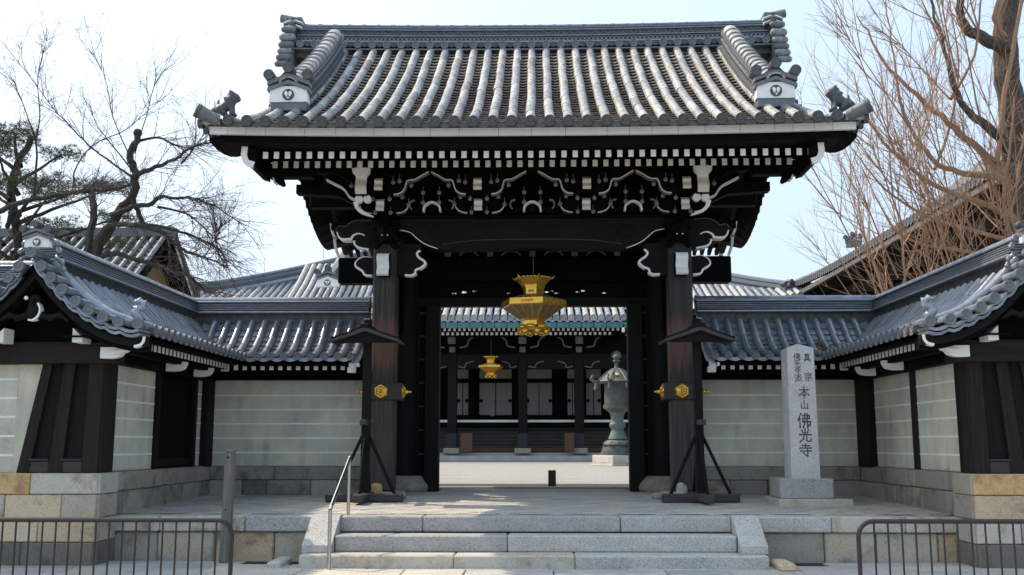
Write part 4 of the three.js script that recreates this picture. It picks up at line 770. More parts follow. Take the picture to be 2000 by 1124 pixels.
  add('beam_fluting', ribbon(smooth([[-1.45, 4.57], [-0.9, 4.635], [0, 4.65], [0.9, 4.635], [1.45, 4.57]]), 0.014, 0.14, 0.158), M.woodW, gate);
  add('top_plate', bx(-2.62, 2.62, 5.003, 5.05, -0.2, 0.2, 0.008, 'x'), M.woodD, gate);
  add('cross_beam', bx(-3.45, 3.5, 4.22, 4.68, -1.84, -1.52, 0.02, 'x'), M.woodD, gate);
  add('rear_beam', bx(-2.9, 2.9, 4.5, 5.0, -3.44, -3.16, 0.02, 'x'), M.woodD, gate);
  // openwork panel over the doorway
  const holes = [[-1.39, 0.045], [-1.22, 0.06], [-1.03, 0.04], [-0.42, 0.035], [0.24, 0.05], [0.34, 0.03], [0.43, 0.045], [0.80, 0.04], [0.90, 0.045], [1.27, 0.04]].map(([x, r], i) => range(0, Math.PI * 1.75, 8).map((a) => [x + Math.cos(a) * r, 4.04 + (i % 3) * 0.02 + Math.sin(a) * r * 0.33]));
  add('openwork_panel', ext([[-2.05, 3.85], [2.05, 3.85], [2.05, 4.22], [-2.05, 4.22]], -1.64, -1.62, 'x', holes), M.woodD, gate);
  add('door_lintel', bx(-2.05, 2.05, 3.80, 3.96, -1.76, -1.54, 0.012, 'x'), M.wood, gate);
  add('threshold', bx(-1.6, 1.6, 0.585, 0.615, -1.95, -1.45, 0.01, 'x'), M.granite[2], gate);
  for (let i = 0; i < 5; i++) { // small struts and carvings above the cross beam
    const x = -1.5 + i * 0.75; add('strut', bx(x - 0.055, x + 0.055, 4.69, 4.80, -1.66, -1.5, 0.006), M.woodG, gate);
    if (i < 4) { const m = add('frog_leg_strut', ribbon(smooth([[-0.16, 0], [-0.1, 0.06], [0, 0.085], [0.1, 0.06], [0.16, 0]]), 0.02, 0, 0.1), M.woodG, gate); m.position.set(x + 0.375, 4.69, -1.58); }
  }
  add('upper_wall', bx(-2.2, 2.2, 4.67, 6.8, -1.68, -1.66, 0.01), M.woodD, gate);
}
{ // bracket sets under the eaves
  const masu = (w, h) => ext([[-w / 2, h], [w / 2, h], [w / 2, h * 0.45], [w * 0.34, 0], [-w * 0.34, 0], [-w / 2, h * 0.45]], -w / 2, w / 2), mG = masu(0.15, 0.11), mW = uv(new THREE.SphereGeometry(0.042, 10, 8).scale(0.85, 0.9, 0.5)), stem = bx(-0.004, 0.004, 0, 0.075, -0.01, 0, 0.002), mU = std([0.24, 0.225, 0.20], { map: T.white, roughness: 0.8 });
  const lv2 = [[-0.75, 0.62], [-0.66, 0.57], [-0.52, 0.49], [-0.42, 0.48], [-0.39, 0.39], [-0.36, 0.32], [-0.29, 0.27], [-0.20, 0.255]], lv1 = [[-0.47, 0.13], [-0.44, 0.19], [-0.41, 0.23], [-0.38, 0.12], [-0.31, 0.06], [-0.2, 0.035]];
  const mir = (p) => p.map((q) => [-q[0], q[1]]);
  function set(x, corner) {
    const s = grp('bracket_set', gate); s.position.set(x, 5.0, 0);
    add('bearing_block', bx(-0.16, 0.16, 0.05, 0.16, -0.16, 0.16, 0.02), M.woodD, s);
    for (const [c, z, top, wd] of [[lv1.slice(2), 0.30, 0.26, 0.017], [lv2, 0.66, 0.62, 0.018]]) {
      const cs = smooth(c, 4), poly = [...cs, ...mir(cs).reverse(), [-c[0][0], top], [c[0][0], top]];
      add('bracket_arm', ext(poly, z - 0.07, z + 0.07), M.woodD, s);
      for (const k of [-1, 1]) { if (corner && z > 0.5 && k === corner) continue; add('arm_edge', ribbon(k < 0 ? cs : mir(cs), k < 0 ? wd : -wd, z - 0.06, z + 0.078), M.cream, s); }
      for (const xo of [-0.36, 0, 0.36]) { const b = add('small_block', mG, M.woodD, s); b.position.set(xo * (z > 0.5 ? 1.3 : 0.9), top, z); }
    }
    // arms projecting towards the street, white painted ends
    for (const [z, y0, y1, w, lean] of [[0.80, -0.01, 0.185, 0.125, 0], [1.0, 0.27, 0.47, 0.125, 0]]) {
      const np = smooth([[z - 0.06, y1], [z, y1 - 0.05], [z - 0.02, (y0 + y1) / 2], [z + 0.02, y0 + 0.03], [z - 0.02, y0]]);
      add('projecting_arm', extX([...np, [-0.3, y0], [-0.3, y1]], -w / 2, w / 2), M.woodD, s);
      const out = np.map((p) => [p[0] + 0.008, p[1]]); add('arm_end', extX([...np, ...out.reverse()], -w / 2 - 0.001, w / 2 + 0.001), M.cream, s);
    }
    for (const [xo, yo, z] of [[-0.2, 0.44, 0.72], [0.2, 0.44, 0.72], [-0.13, 0.2, 0.6], [0.13, 0.2, 0.6], [-0.3, 0.29, 0.36], [0.3, 0.29, 0.36], [-0.12, 0.03, 0.4], [0.12, 0.03, 0.4], [-0.47, 0.42, 0.6], [0.47, 0.42, 0.6], [-0.40, 0.17, 0.34], [0.40, 0.17, 0.34], [-0.30, 0.46, 0.72], [0.30, 0.46, 0.72]]) { const m = add('block_underside', mW, mU, s); m.position.set(xo, yo, z + 0.09); add('block_edge', stem, mU, s).position.set(xo, yo + 0.03, z + 0.1); }
    return s;
  }
  for (const x of [-2.36, -0.83, 0.85, 2.38]) set(x, Math.abs(x) > 2 ? Math.sign(x) : 0);
  for (const x of [-1.6, 0.01, 1.62]) { // frog-leg carvings between the sets
    const k = add('frog_leg_strut', ribbon(smooth([[-0.12, 0.03], [-0.1, 0.12], [0, 0.17], [0.1, 0.12], [0.12, 0.03]]), 0.03, 0.22, 0.34), M.white, gate); k.position.set(x, 5.05, 0);
    const c = add('frieze_carving', blob([[-0.3, 0.05, 0, 0.05, -0.15, 0.12, 0, 0.05], [0.3, 0.05, 0, 0.05, 0.15, 0.12, 0, 0.05], [0, 0.08, 0, 0.07, 0, 0.2, 0, 0.05], [-0.2, 0.2, 0, 0.04, 0.2, 0.2, 0, 0.04]], 0.02, 30, 0.006), M.woodD, gate); c.position.set(x, 5.06, 0.2);
    for (const kx of [-1, 1]) { const m = add('carving_edge', ribbon(smooth([[0.31, 0.06], [0.34, 0.1], [0.33, 0.17], [0.27, 0.19]]).map((p) => [p[0] * kx, p[1]]), 0.02 * -kx, 0.3, 0.37), mU, gate); m.position.set(x, 5.06, 0); for (const yy of [0.36, 0.2]) { const b = add('block_underside', mW, mU, gate); b.position.set(x + kx * 0.13, 5.0 + yy, 0.45); add('block_edge', stem, mU, gate).position.set(x + kx * 0.13, 5.03 + yy, 0.46); } }
  }
  add('frieze_board', bx(-2.6, 2.6, 5.05, 5.9, -0.06, 0.02, 0.005, 'x'), M.woodD, gate);
  for (const side of [-1, 1]) { // side purlin end, volute and gable-side arms
    const X = side * 2.62;
    const np = smooth([[1.02, 5.68], [1.06, 5.6], [1.02, 5.45], [1.08, 5.3], [1.03, 5.2]]), out = np.map((p) => [p[0] + 0.01, p[1]]).reverse();
    add('side_purlin', extX([...np, [-4.4, 5.2], [-4.4, 5.68]], X - 0.085, X + 0.085), M.woodD, gate); add('side_purlin_face', extX([...np, ...out], X - 0.087, X + 0.087), M.cream, gate);
    add('purlin_cap', ext([[X - 0.14, 5.6], [X + 0.14, 5.6], [X + 0.13, 5.53], [X + 0.07, 5.46], [X - 0.07, 5.46], [X - 0.13, 5.53]], 0.98, 1.085), M.white, gate);
    add('purlin_end', bx(X - 0.08, X + 0.08, 5.605, 5.73, 1.1, 1.24, 0.01), M.cream, gate);
    for (const k of [0, 1]) add('volute', uv(new THREE.CylinderGeometry(0.062, 0.062, 0.08, 18).rotateX(Math.PI / 2)), M.white, gate).position.set(X - side * (k ? -0.075 : 0.055) - side * 0.02, 5.155, 0.86);
    add('volute_tail', ribbon(smooth([[0.075, 5.12], [0.06, 5.04], [0.0, 4.97], [-0.1, 4.92], [-0.17, 4.89]]).map((p) => [X + side * p[0], p[1]]), (t) => side * (0.06 * (1 - t) + 0.012), 0.8, 0.88), M.white, gate);
    add('side_arm_edge', ribbon(smooth([[3.28, 5.56], [3.15, 5.49], [3.05, 5.44], [2.98, 5.38], [2.92, 5.29], [2.84, 5.24], [2.72, 5.22]]).map((p) => [side * p[0], p[1]]), side < 0 ? 0.03 : -0.03, 0.4, 0.5), M.white, gate);
    add('side_arm', ext(smooth([[3.28, 5.57], [3.15, 5.5], [3.05, 5.45], [2.98, 5.39], [2.92, 5.3], [2.84, 5.25], [2.6, 5.23]]).map((p) => [side * p[0], p[1]]).concat([[side * 2.5, 5.7], [side * 3.28, 5.7]]), 0.34, 0.48), M.woodD, gate);
    for (const z of [-0.2, -3.1]) add('side_arm', ext([[2.4, 5.05], [3.2, 5.45], [3.9, 5.5], [3.9, 5.65], [2.4, 5.65]].map((p) => [side * p[0], p[1]]), z - 0.1, z + 0.1), M.woodD, gate);
    for (const z of [-1.65]) add('gable_beam', bx(Math.min(side * 2.2, side * 4.0), Math.max(side * 2.2, side * 4.0), 5.6, 5.95, z - 0.12, z + 0.12, 0.02, 'x'), M.woodD, gate);
    add('gable_infill', extX([[0.05, 5.0], [-3.4, 5.0], [-3.4, 5.8], [-1.65, 6.8], [0.05, 5.8]], side * 2.42 - 0.03, side * 2.42 + 0.03), M.woodD, gate);
    for (const [a, b] of [[4.75, 5.08], [5.1, 5.35]]) add('rear_edge', ribbon(smooth([[3.45 - (5.35 - b) * 0.25, b + 0.05], [3.42 - (5.35 - b) * 0.25, (a + b) / 2], [3.36 - (5.35 - b) * 0.25, a]]).map((p) => [side * (p[0] + 0.45), p[1] + 0.25]), 0.045 * side, -3.2, -3.1), M.white, gate);
  }
}

// ---------- gilt hexagonal lanterns ----------
function lantern(name, label, pos, s, turn, rod, simple) {
  const g = thing(name, label, 'lantern', pos, 'gilt hanging lanterns'); g.rotation.y = turn; g.scale.setScalar(s);
  // ring heights and corner radii, y measured from the lantern's lowest point
  const hexR = (y, r) => range(0, 5, 6).map((i) => { const a = i / 6 * 2 * Math.PI; return V(Math.cos(a) * r, y, Math.sin(a) * r); });
  const facet = (nm, y0, r0, y1, r1, mat, inset, bars) => { const A = hexR(y0, r0), B = hexR(y1, r1); for (let i = 0; i < 6; i++) { const j = (i + 1) % 6, a = A[i], b = A[j], c = B[j], d = B[i]; const q = [a, c, b, a, d, c].flatMap((p) => [p.x, p.y, p.z]); const m = add(nm, uv(raw(q)), mat, g);
      if (inset) { const n = b.clone().sub(a).cross(d.clone().sub(a)).normalize(); if (n.dot(V((a.x + b.x) / 2, 0, (a.z + b.z) / 2)) < 0) n.negate(); const P = (u, v, h) => a.clone().lerp(b, u).lerp(d.clone().lerp(c, u), v).addScaledVector(n, h);
        for (const [u0, u1, v0, v1] of inset) { const o = []; const Q = [P(u0, v0, 0.004), P(u1, v0, 0.004), P(u1, v1, 0.004), P(u0, v1, 0.004)]; for (const p of [Q[0], Q[2], Q[1], Q[0], Q[3], Q[2]]) o.push(p.x, p.y, p.z); add('fretwork', uv(raw(o)), bars ?? M.goldF, m); } } } };
  facet('crown_facet', 0.845, 0.205, 0.965, 0.325, M.gold); facet('crown_band', 0.79, 0.19, 0.845, 0.205, M.gold); facet('neck_facet', 0.69, 0.178, 0.79, 0.182, M.gold, simple ? null : [[0.25, 0.45, 0.3, 0.7], [0.5, 0.75, 0.3, 0.7]]);
  facet('roof_facet', 0.585, 0.55, 0.69, 0.19, M.goldD, simple ? null : [[0.06, 0.3, 0.1, 0.85], [0.37, 0.63, 0.1, 0.85], [0.7, 0.94, 0.1, 0.85]]);
  facet('band_facet', 0.485, 0.57, 0.585, 0.56, M.gold, simple ? null : [[0.3, 0.66, 0.3, 0.72]], M.goldD);
  facet('body_facet', 0.245, 0.2, 0.485, 0.56, M.goldD, simple ? null : [[0.06, 0.3, 0.12, 0.92], [0.37, 0.63, 0.12, 0.92], [0.7, 0.94, 0.12, 0.92]]);
  facet('collar_facet', 0.17, 0.205, 0.245, 0.195, M.gold);
  const C = hexR(0.965, 0.325); // scalloped points of the crown
  for (let i = 0; i < 6; i++) { const j = (i + 1) % 6, out = C[i].clone().multiplyScalar(0.16).setY(0.035); add('crown_point', cyl(C[i].clone().add(V(0, -0.01, 0)), C[i].clone().add(out), 0.02, 0.004, 5), M.gold, g); for (const t of [0.2, 0.4, 0.6, 0.8]) { const p = C[i].clone().lerp(C[j], t); const m = add('crown_scallop', uv(new THREE.SphereGeometry(0.035, 8, 6).scale(1, 0.7, 0.4)), M.gold, g); m.position.copy(p); m.lookAt(p.x * 9, p.y, p.z * 9); m.lookAt(m.position.clone().multiplyScalar(2)); m.rotation.z = 0; } }
  for (let i = 0; i < 6; i++) { const a = (i + 0.5) / 6 * 2 * Math.PI; for (const [r, y, rad, sy] of [[0.19, 0.14, 0.095, 0.5], [0.215, 0.065, 0.07, 0.85]]) { const m = add('foot_petal', uv(new THREE.SphereGeometry(rad, 12, 9).scale(1, sy, 1)), M.gold, g); m.position.set(Math.cos(a + (rad < 0.08 ? 0.5 : 0)) * r, y, Math.sin(a + (rad < 0.08 ? 0.5 : 0)) * r); } }
  add('core', uv(new THREE.CylinderGeometry(0.15, 0.15, 0.8, 6).translate(0, 0.5, 0)), M.goldD, g);
  add('hanging_rod', cyl(V(0, 0.8, 0), V(0, 0.95 + rod, 0), 0.008, 0.008, 6), M.woodG, g);
  return g;
}
lantern('hanging_lantern', 'large gilt hexagonal lantern with flared crown hanging in the gate doorway', [0.02, 3.2, -0.8], 1, -0.25, 0.9);

// ---------- roofed timber stands either side of the doorway ----------
function stand(x, label, side, rot) {
  const g = thing('roofed_stand', label, 'stand', [x, podY(1.2), 1.25], 'roofed stands by the gate'); g.rotation.y = rot;
  add('foot_beam', bx(-0.56, 0.56, 0.0, 0.125, -0.07, 0.07, 0.018, 'x'), M.woodW, g); add('foot_beam', bx(-0.075, 0.075, 0.02, 0.135, -0.62, 0.62, 0.018, 'z'), M.woodW, g);
  add('post', bx(-0.06, 0.06, 0.13, 2.35, -0.06, 0.06, 0.012), M.wood, g);
  for (const k of [-1, 1]) { add('brace', cyl(V(k * 0.44, 0.1, 0), V(k * 0.05, 0.95, 0), 0.024, 0.024, 4), M.wood, g); add('brace', cyl(V(0, 0.1, k * 0.46), V(0, 0.95, k * 0.05), 0.024, 0.024, 4), M.wood, g); }
  add('cross_bar', bx(-0.045, 0.045, 1.10 + 0.0, 1.18, -0.32, 0.3, 0.01, 'z'), M.woodW, g);
  add('post_top', bx(-0.055, 0.055, 2.3, 2.66, -0.055, 0.055, 0.012), M.wood, g);
  for (const k of [-1, 1]) {
    const pr = [[0, 2.52], [0.25, 2.42], [0.50, 2.335], [0.51, 2.30], [0.25, 2.375], [0, 2.46]].map((p) => [k * p[0], p[1]]);
    const r = add('roof_board', ext(pr, -0.3, 0.3), M.woodW, g);
    for (const z of [-0.3, 0.26]) add('roof_batten', ext(pr.slice(0, 3).map((p) => [p[0], p[1] + 0.028]).concat(pr.slice(0, 3).reverse().map((p) => [p[0], p[1] + 0.001])), z, z + 0.04), M.wood, r);
    add('gable_board', ext([[0, 2.45], [k * 0.46, 2.30], [k * 0.4, 2.29], [0, 2.29]], 0.20, 0.23), M.wood, g);
  }
  add('ridge_board', bx(-0.07, 0.07, 2.51, 2.565, -0.33, 0.33, 0.01, 'z'), M.wood, g);
  return g;
}
stand(-2.43, 'dark timber stand with a small gabled roof standing by the metal handrail', -1, 0);
stand(2.42, 'dark timber stand with a small gabled roof standing beside the inscribed stone pillar', 1, 0.06);
tag(add('weight_stone', blob([[0, 0.08, 0, 0.07, 0, 0.19, 0, 0.065], [0.06, 0.08, 0, 0.06, 0.06, 0.2, 0.01, 0.055]], 0.02, 30, 0.004).translate(-2.36, podY(0.8) - 0.01, 0.78), M.ochre), 'upright ochre weight stone behind the stand by the metal handrail', 'stone');
tag(add('weight_stone', blob([[0, 0.08, 0, 0.075, 0, 0.21, 0, 0.06], [0.04, 0.07, 0, 0.06, 0.05, 0.18, 0.01, 0.05]], 0.02, 30, 0.005).translate(2.2, podY(0.8) - 0.01, 0.78), M.granite[1]), 'upright pale mottled weight stone behind the stand by the inscribed pillar', 'stone');
tag(add('weight_stone', blob([[-0.18, 0.06, 0, 0.06, 0.14, 0.06, 0, 0.065]], 0.02, 26, 0.004).translate(-2.1, podY(0.7) - 0.01, 0.62), M.base[2]), 'low grey stone lying behind the ochre weight stone', 'stone');
tag(add('weight_stone', blob([[-0.3, 0.06, 0, 0.06, 0.1, 0.07, 0, 0.07]], 0.02, 26, 0.004).translate(2.15, podY(0.7) - 0.01, 0.6), M.base[2]), 'low grey stone lying behind the pale mottled weight stone', 'stone');

// ---------- inscribed stone pillar ----------
{
  const g = thing('inscribed_pillar', 'tall grey granite pillar carved with black characters on a stepped stone base', 'stone pillar', [0, 0, 0]);
  const st = {
    ma: [[20, 14, 80, 14], [50, 4, 50, 26], [30, 26, 70, 26, 70, 68, 30, 68, 30, 26], [30, 40, 70, 40], [30, 54, 70, 54], [8, 77, 92, 77], [36, 82, 18, 97], [64, 82, 86, 97]],
    shu: [[50, 2, 50, 14], [12, 32, 14, 18, 86, 18, 80, 32], [30, 36, 70, 36], [14, 54, 86, 54], [50, 54, 50, 94, 40, 88], [32, 66, 18, 86], [66, 64, 84, 84]],
    butsu: [[26, 4, 6, 46], [18, 30, 18, 96], [38, 18, 84, 18, 84, 36, 40, 36, 38, 58, 90, 58, 86, 84, 76, 80], [54, 4, 54, 60, 40, 96], [70, 4, 70, 97]],
    ko: [[50, 3, 50, 42], [26, 12, 36, 32], [76, 10, 64, 32], [8, 44, 92, 44], [40, 44, 36, 74, 10, 95], [60, 44, 60, 84, 68, 92, 90, 90, 93, 74]],
    ji: [[24, 14, 76, 14], [50, 2, 50, 32], [8, 32, 92, 32], [12, 54, 90, 54], [64, 42, 64, 92, 52, 87], [32, 66, 42, 78]],
    ha: [[12, 8, 24, 20], [6, 34, 18, 44], [8, 92, 26, 60], [86, 6, 42, 18, 42, 56, 28, 95], [56, 26, 56, 88, 68, 78], [88, 22, 58, 34], [72, 32, 80, 62, 97, 90], [92, 44, 77, 55]],
    hon: [[10, 28, 90, 28], [50, 3, 50, 97], [50, 28, 36, 54, 7, 75], [50, 28, 66, 54, 95, 73], [34, 74, 66, 74]],
    san: [[50, 8, 50, 84], [16, 40, 16, 87, 84, 87], [84, 38, 84, 92]],
  };
  const W = 448, H = 2016, d = new Uint8Array(W * H * 4), ink = new Float32Array(W * H), bump = new Uint8Array(W * H * 4);
  const stroke = (pts, ox, oy, sz, wd) => { for (let i = 0; i + 3 < pts.length; i += 2) { const ax = ox + pts[i] * sz, ay = oy + pts[i + 1] * sz, bx_ = ox + pts[i + 2] * sz, by = oy + pts[i + 3] * sz, n = Math.ceil(Math.hypot(bx_ - ax, by - ay)); for (let k = 0; k <= n; k++) { const t = k / n, x = ax + (bx_ - ax) * t, y = ay + (by - ay) * t, r = wd * (0.72 + 0.4 * Math.pow(Math.abs(t - 0.45) * 1.7, 2)); for (let j = Math.floor(y - r); j <= y + r; j++) for (let q = Math.floor(x - r); q <= x + r; q++) if (q >= 0 && j >= 0 && q < W && j < H) { const e = Math.hypot(q - x, j - y); if (e < r) ink[j * W + q] = Math.max(ink[j * W + q], Math.min(1, (r - e) / 1.5)); } } } };
  const put2 = (k, cx, cy, s) => { for (const p of st[k]) stroke(p, cx * W - s / 2, cy * H - s / 2, s / 100, s * 0.062); };
  // (character, centre across and down the face, size)
  put2('ma', 0.74, 0.075, 136); put2('shu', 0.76, 0.225, 142); put2('butsu', 0.37, 0.073, 128); put2('ko', 0.37, 0.127, 112); put2('ji', 0.37, 0.178, 112); put2('ha', 0.38, 0.234, 128);
  put2('hon', 0.58, 0.345, 180); put2('san', 0.575, 0.440, 150); put2('butsu', 0.55, 0.562, 232); put2('ko', 0.55, 0.676, 212); put2('ji', 0.54, 0.790, 208);
  for (let j = 0; j < H; j++) for (let i = 0; i < W; i++) { const v = 1 - j / H, u = i / W, k0 = 0.80 + 0.3 * (pn(u, v, 90, 400, 5) - 0.5) + 0.25 * (pn(u, v, 44, 200, 6) - 0.5) + 0.25 * (fbm(u, v, 2, 8, 7) - 0.5), a = ink[j * W + i]; const c = lerp3(mul([0.70, 0.68, 0.65], k0), [0.045, 0.043, 0.042], a * 0.93), o = ((H - 1 - j) * W + i) * 4; for (let k = 0; k < 3; k++) d[o + k] = 255 * (c[k] <= 0.0031308 ? c[k] * 12.92 : 1.055 * Math.pow(c[k], 1 / 2.4) - 0.055); d[o + 3] = 255; bump[o] = bump[o + 1] = bump[o + 2] = 200 * (1 - a) + 40 * pn(u, v, 90, 400, 5); bump[o + 3] = 255; }
  const mk = (arr, s) => { const t = new THREE.DataTexture(arr, W, H); t.magFilter = THREE.LinearFilter; t.minFilter = THREE.LinearMipmapLinearFilter; t.generateMipmaps = true; if (s) t.colorSpace = THREE.SRGBColorSpace; t.needsUpdate = true; return t; };
  const face = new THREE.MeshStandardMaterial({ map: mk(d, true), bumpMap: mk(bump), bumpScale: 0.008, roughness: 0.85 });
  // tapered shaft with a low pyramidal top; front face carries the inscription
  const x0 = 3.84, z0 = 1.42, ring = (y, h) => [[x0 - h, y, z0 + h], [x0 + h, y, z0 + h], [x0 + h, y, z0 - h], [x0 - h, y, z0 - h]];
  const A = ring(0.925, 0.2), B = ring(2.76, 0.188), apex = [x0, 2.835, z0], body = [];
  for (let i = 1; i < 4; i++) { const j = (i + 1) % 4; body.push(...A[i], ...A[j], ...B[j], ...A[i], ...B[j], ...B[i]); }
  for (let i = 0; i < 4; i++) body.push(...B[i], ...B[(i + 1) % 4], ...apex);
  add('shaft', uv(raw(body)), M.stele, g);
  const f = raw([...A[0], ...A[1], ...B[1], ...A[0], ...B[1], ...B[0]]); f.setAttribute('uv', new THREE.Float32BufferAttribute([0, 0, 1, 0, 1, 1, 0, 0, 1, 1, 0, 1], 2)); add('inscription', f, face, g);
  add('base', bx(3.46, 4.20, 0.648, 0.925, 1.02, 1.70, 0.014), M.granite[0], g);
  add('lower_base', bx(3.40, 4.42, 0.53, 0.648, 0.85, 1.86, 0.012), M.granite[3], g);
}

// ---------- handrail, fences, old post ----------
{
  const g = thing('handrail', 'slim stainless steel handrail rising beside the granite steps', 'handrail'); const x = -2.29, r = 0.021;
  const P = [V(x, -0.02, 4.42), V(x, 0.66, 4.42), V(x + 0.005, 0.69, 4.40), V(x + 0.02, 1.24, 3.36)];
  add('rail', tube([P[1], P[2], V(x + 0.02, 1.23, 3.37), P[3]], [r, r, r, r], 12), M.steel, g);
  add('post', cyl(P[0], P[1], r, r, 14), M.steel, g); add('post', cyl(V(x + 0.018, 0.53, 3.38), V(x + 0.018, 1.23, 3.38), r, r, 14), M.steel, g);
}
{
  const g = thing('fence_panel', 'dark brown tubular metal barrier with a rounded end beside the weathered wooden post', 'fence', [0, 0, 0], 'metal street barriers');
  const build = (g, xe, dir) => { // xe: rounded end, runs away in direction dir
    const z = 6.5, h = 0.69, R = 0.14, L = 2.9, r = 0.022, arc = range(0, Math.PI / 2, 7).map((a) => V(xe + dir * (R - R * Math.cos(a)), h - R + R * Math.sin(a), z));
    add('rail', tube([V(xe, -0.02, z), V(xe, h - R, z), ...arc, V(xe + dir * (L - R), h, z), ...arc.map((p) => V(2 * xe + dir * L - p.x, p.y, z)).reverse(), V(xe + dir * L, -0.02, z)], Array(18).fill(r), 10), M.fence, g);
    add('lower_rail', cyl(V(xe, 0.12, z), V(xe + dir * L, 0.12, z), 0.014, 0.014, 8), M.fence, g);
    for (let i = 1; i < 23; i++) { const x = xe + dir * (0.02 + i * 0.1275); if (Math.abs(x - xe) > L - 0.05) break; add('bar', cyl(V(x, 0.12, z), V(x, h - 0.01, z), 0.0095, 0.0095, 8), M.fence, g); }
  };
  build(g, -2.8, -1);
  const k = thing('fence_panel', 'dark brown tubular metal barrier with a rounded end below the inscribed stone pillar', 'fence', [0, 0, 0], 'metal street barriers'); build(k, 3.05, 1);
  const w = thing('wooden_post', 'weathered grey square wooden post standing before the terrace kerb', 'post', [-3.67, 0, 3.78]); w.rotation.z = -0.012;
  add('shaft', bx(-0.057, 0.057, 0, 1.30, -0.057, 0.057, 0.012), M.woodG, w); add('cap', bx(-0.055, 0.055, 1.30, 1.335, -0.055, 0.055, 0.012), M.woodG, w); add('knot_hole', cyl(V(-0.01, 1.24, 0.052), V(-0.01, 1.24, 0.0585), 0.014, 0.014, 10), M.woodD, w); add('knot_hole', cyl(V(-0.005, 0.62, 0.052), V(-0.005, 0.62, 0.0585), 0.01, 0.01, 10), M.woodD, w);
}
{ // dry leaves caught in the roof valley behind the inscribed pillar
  const p = []; for (let i = 0; i < 70; i++) { const x = 4.62 + rr(-0.13, 0.13), s = rr(0.62, 0.92), c = V(x, prof(s) + 0.045 + rr(0, 0.03), -0.85 + s), a = V(rr(-1, 1), rr(-0.4, 0.6), rr(-1, 1)).normalize().multiplyScalar(0.035), b = V(rr(-1, 1), rr(-0.4, 0.6), rr(-1, 1)).normalize().multiplyScalar(0.022); for (const q of [c.clone().sub(a), c.clone().add(b), c.clone().add(a), c.clone().sub(a), c.clone().add(a), c.clone().sub(b)]) p.push(q.x, q.y, q.z); }
  const m = stuff(add('fallen_leaves', raw(p), std([0.22, 0.11, 0.045], { side: THREE.DoubleSide, roughness: 0.9 }))); tag(m, 'dry brown leaves caught in the tiled roof valley behind the inscribed pillar', 'leaves');
}
// ---------- guardian lions on the roof corners ----------
function lion(x, dir, label) {
  const c = [[-0.09, 0.07, 0, 0.065, 0.02, 0.13, 0, 0.075], [0.02, 0.13, 0, 0.07, 0.08, 0.20, 0, 0.06], [0.09, 0.25, 0, 0.065, 0.12, 0.24, 0, 0.06], [0.13, 0.22, 0, 0.04, 0.165, 0.21, 0, 0.032], [0.06, 0.21, 0, 0.07, 0.05, 0.27, 0, 0.05]];
  for (const k of [-1, 1]) c.push([0.07, 0.14, k * 0.045, 0.03, 0.09, 0.0, k * 0.05, 0.026], [0.09, 0.0, k * 0.05, 0.026, 0.12, -0.005, k * 0.05, 0.022], [-0.08, 0.06, k * 0.05, 0.05, -0.02, 0.0, k * 0.06, 0.035], [0.08, 0.3, k * 0.04, 0.022, 0.06, 0.32, k * 0.055, 0.014], [0.03, 0.2, k * 0.05, 0.035, -0.01, 0.22, k * 0.05, 0.022]);
  c.push([-0.14, 0.1, 0, 0.03, -0.17, 0.06, 0, 0.035], [-0.12, 0.12, 0, 0.028, -0.12, 0.2, 0, 0.012], [-0.17, 0.06, 0, 0.03, -0.2, 0.03, 0, 0.025]);
  const m = add('guardian_lion', blob(c, 0.011, 60, 0.004), M.clay); m.position.set(x, 5.985, 2.55); m.rotation.y = dir > 0 ? 0 : Math.PI; return tag(m, label, 'statue', 'lion ornaments on the gate roof');
}
lion(-4.28, 1, 'dark clay guardian lion on the gate roof corner nearest the bare drooping tree'); lion(4.29, -1, 'dark clay guardian lion on the gate roof corner nearest the tall orange-twigged tree');

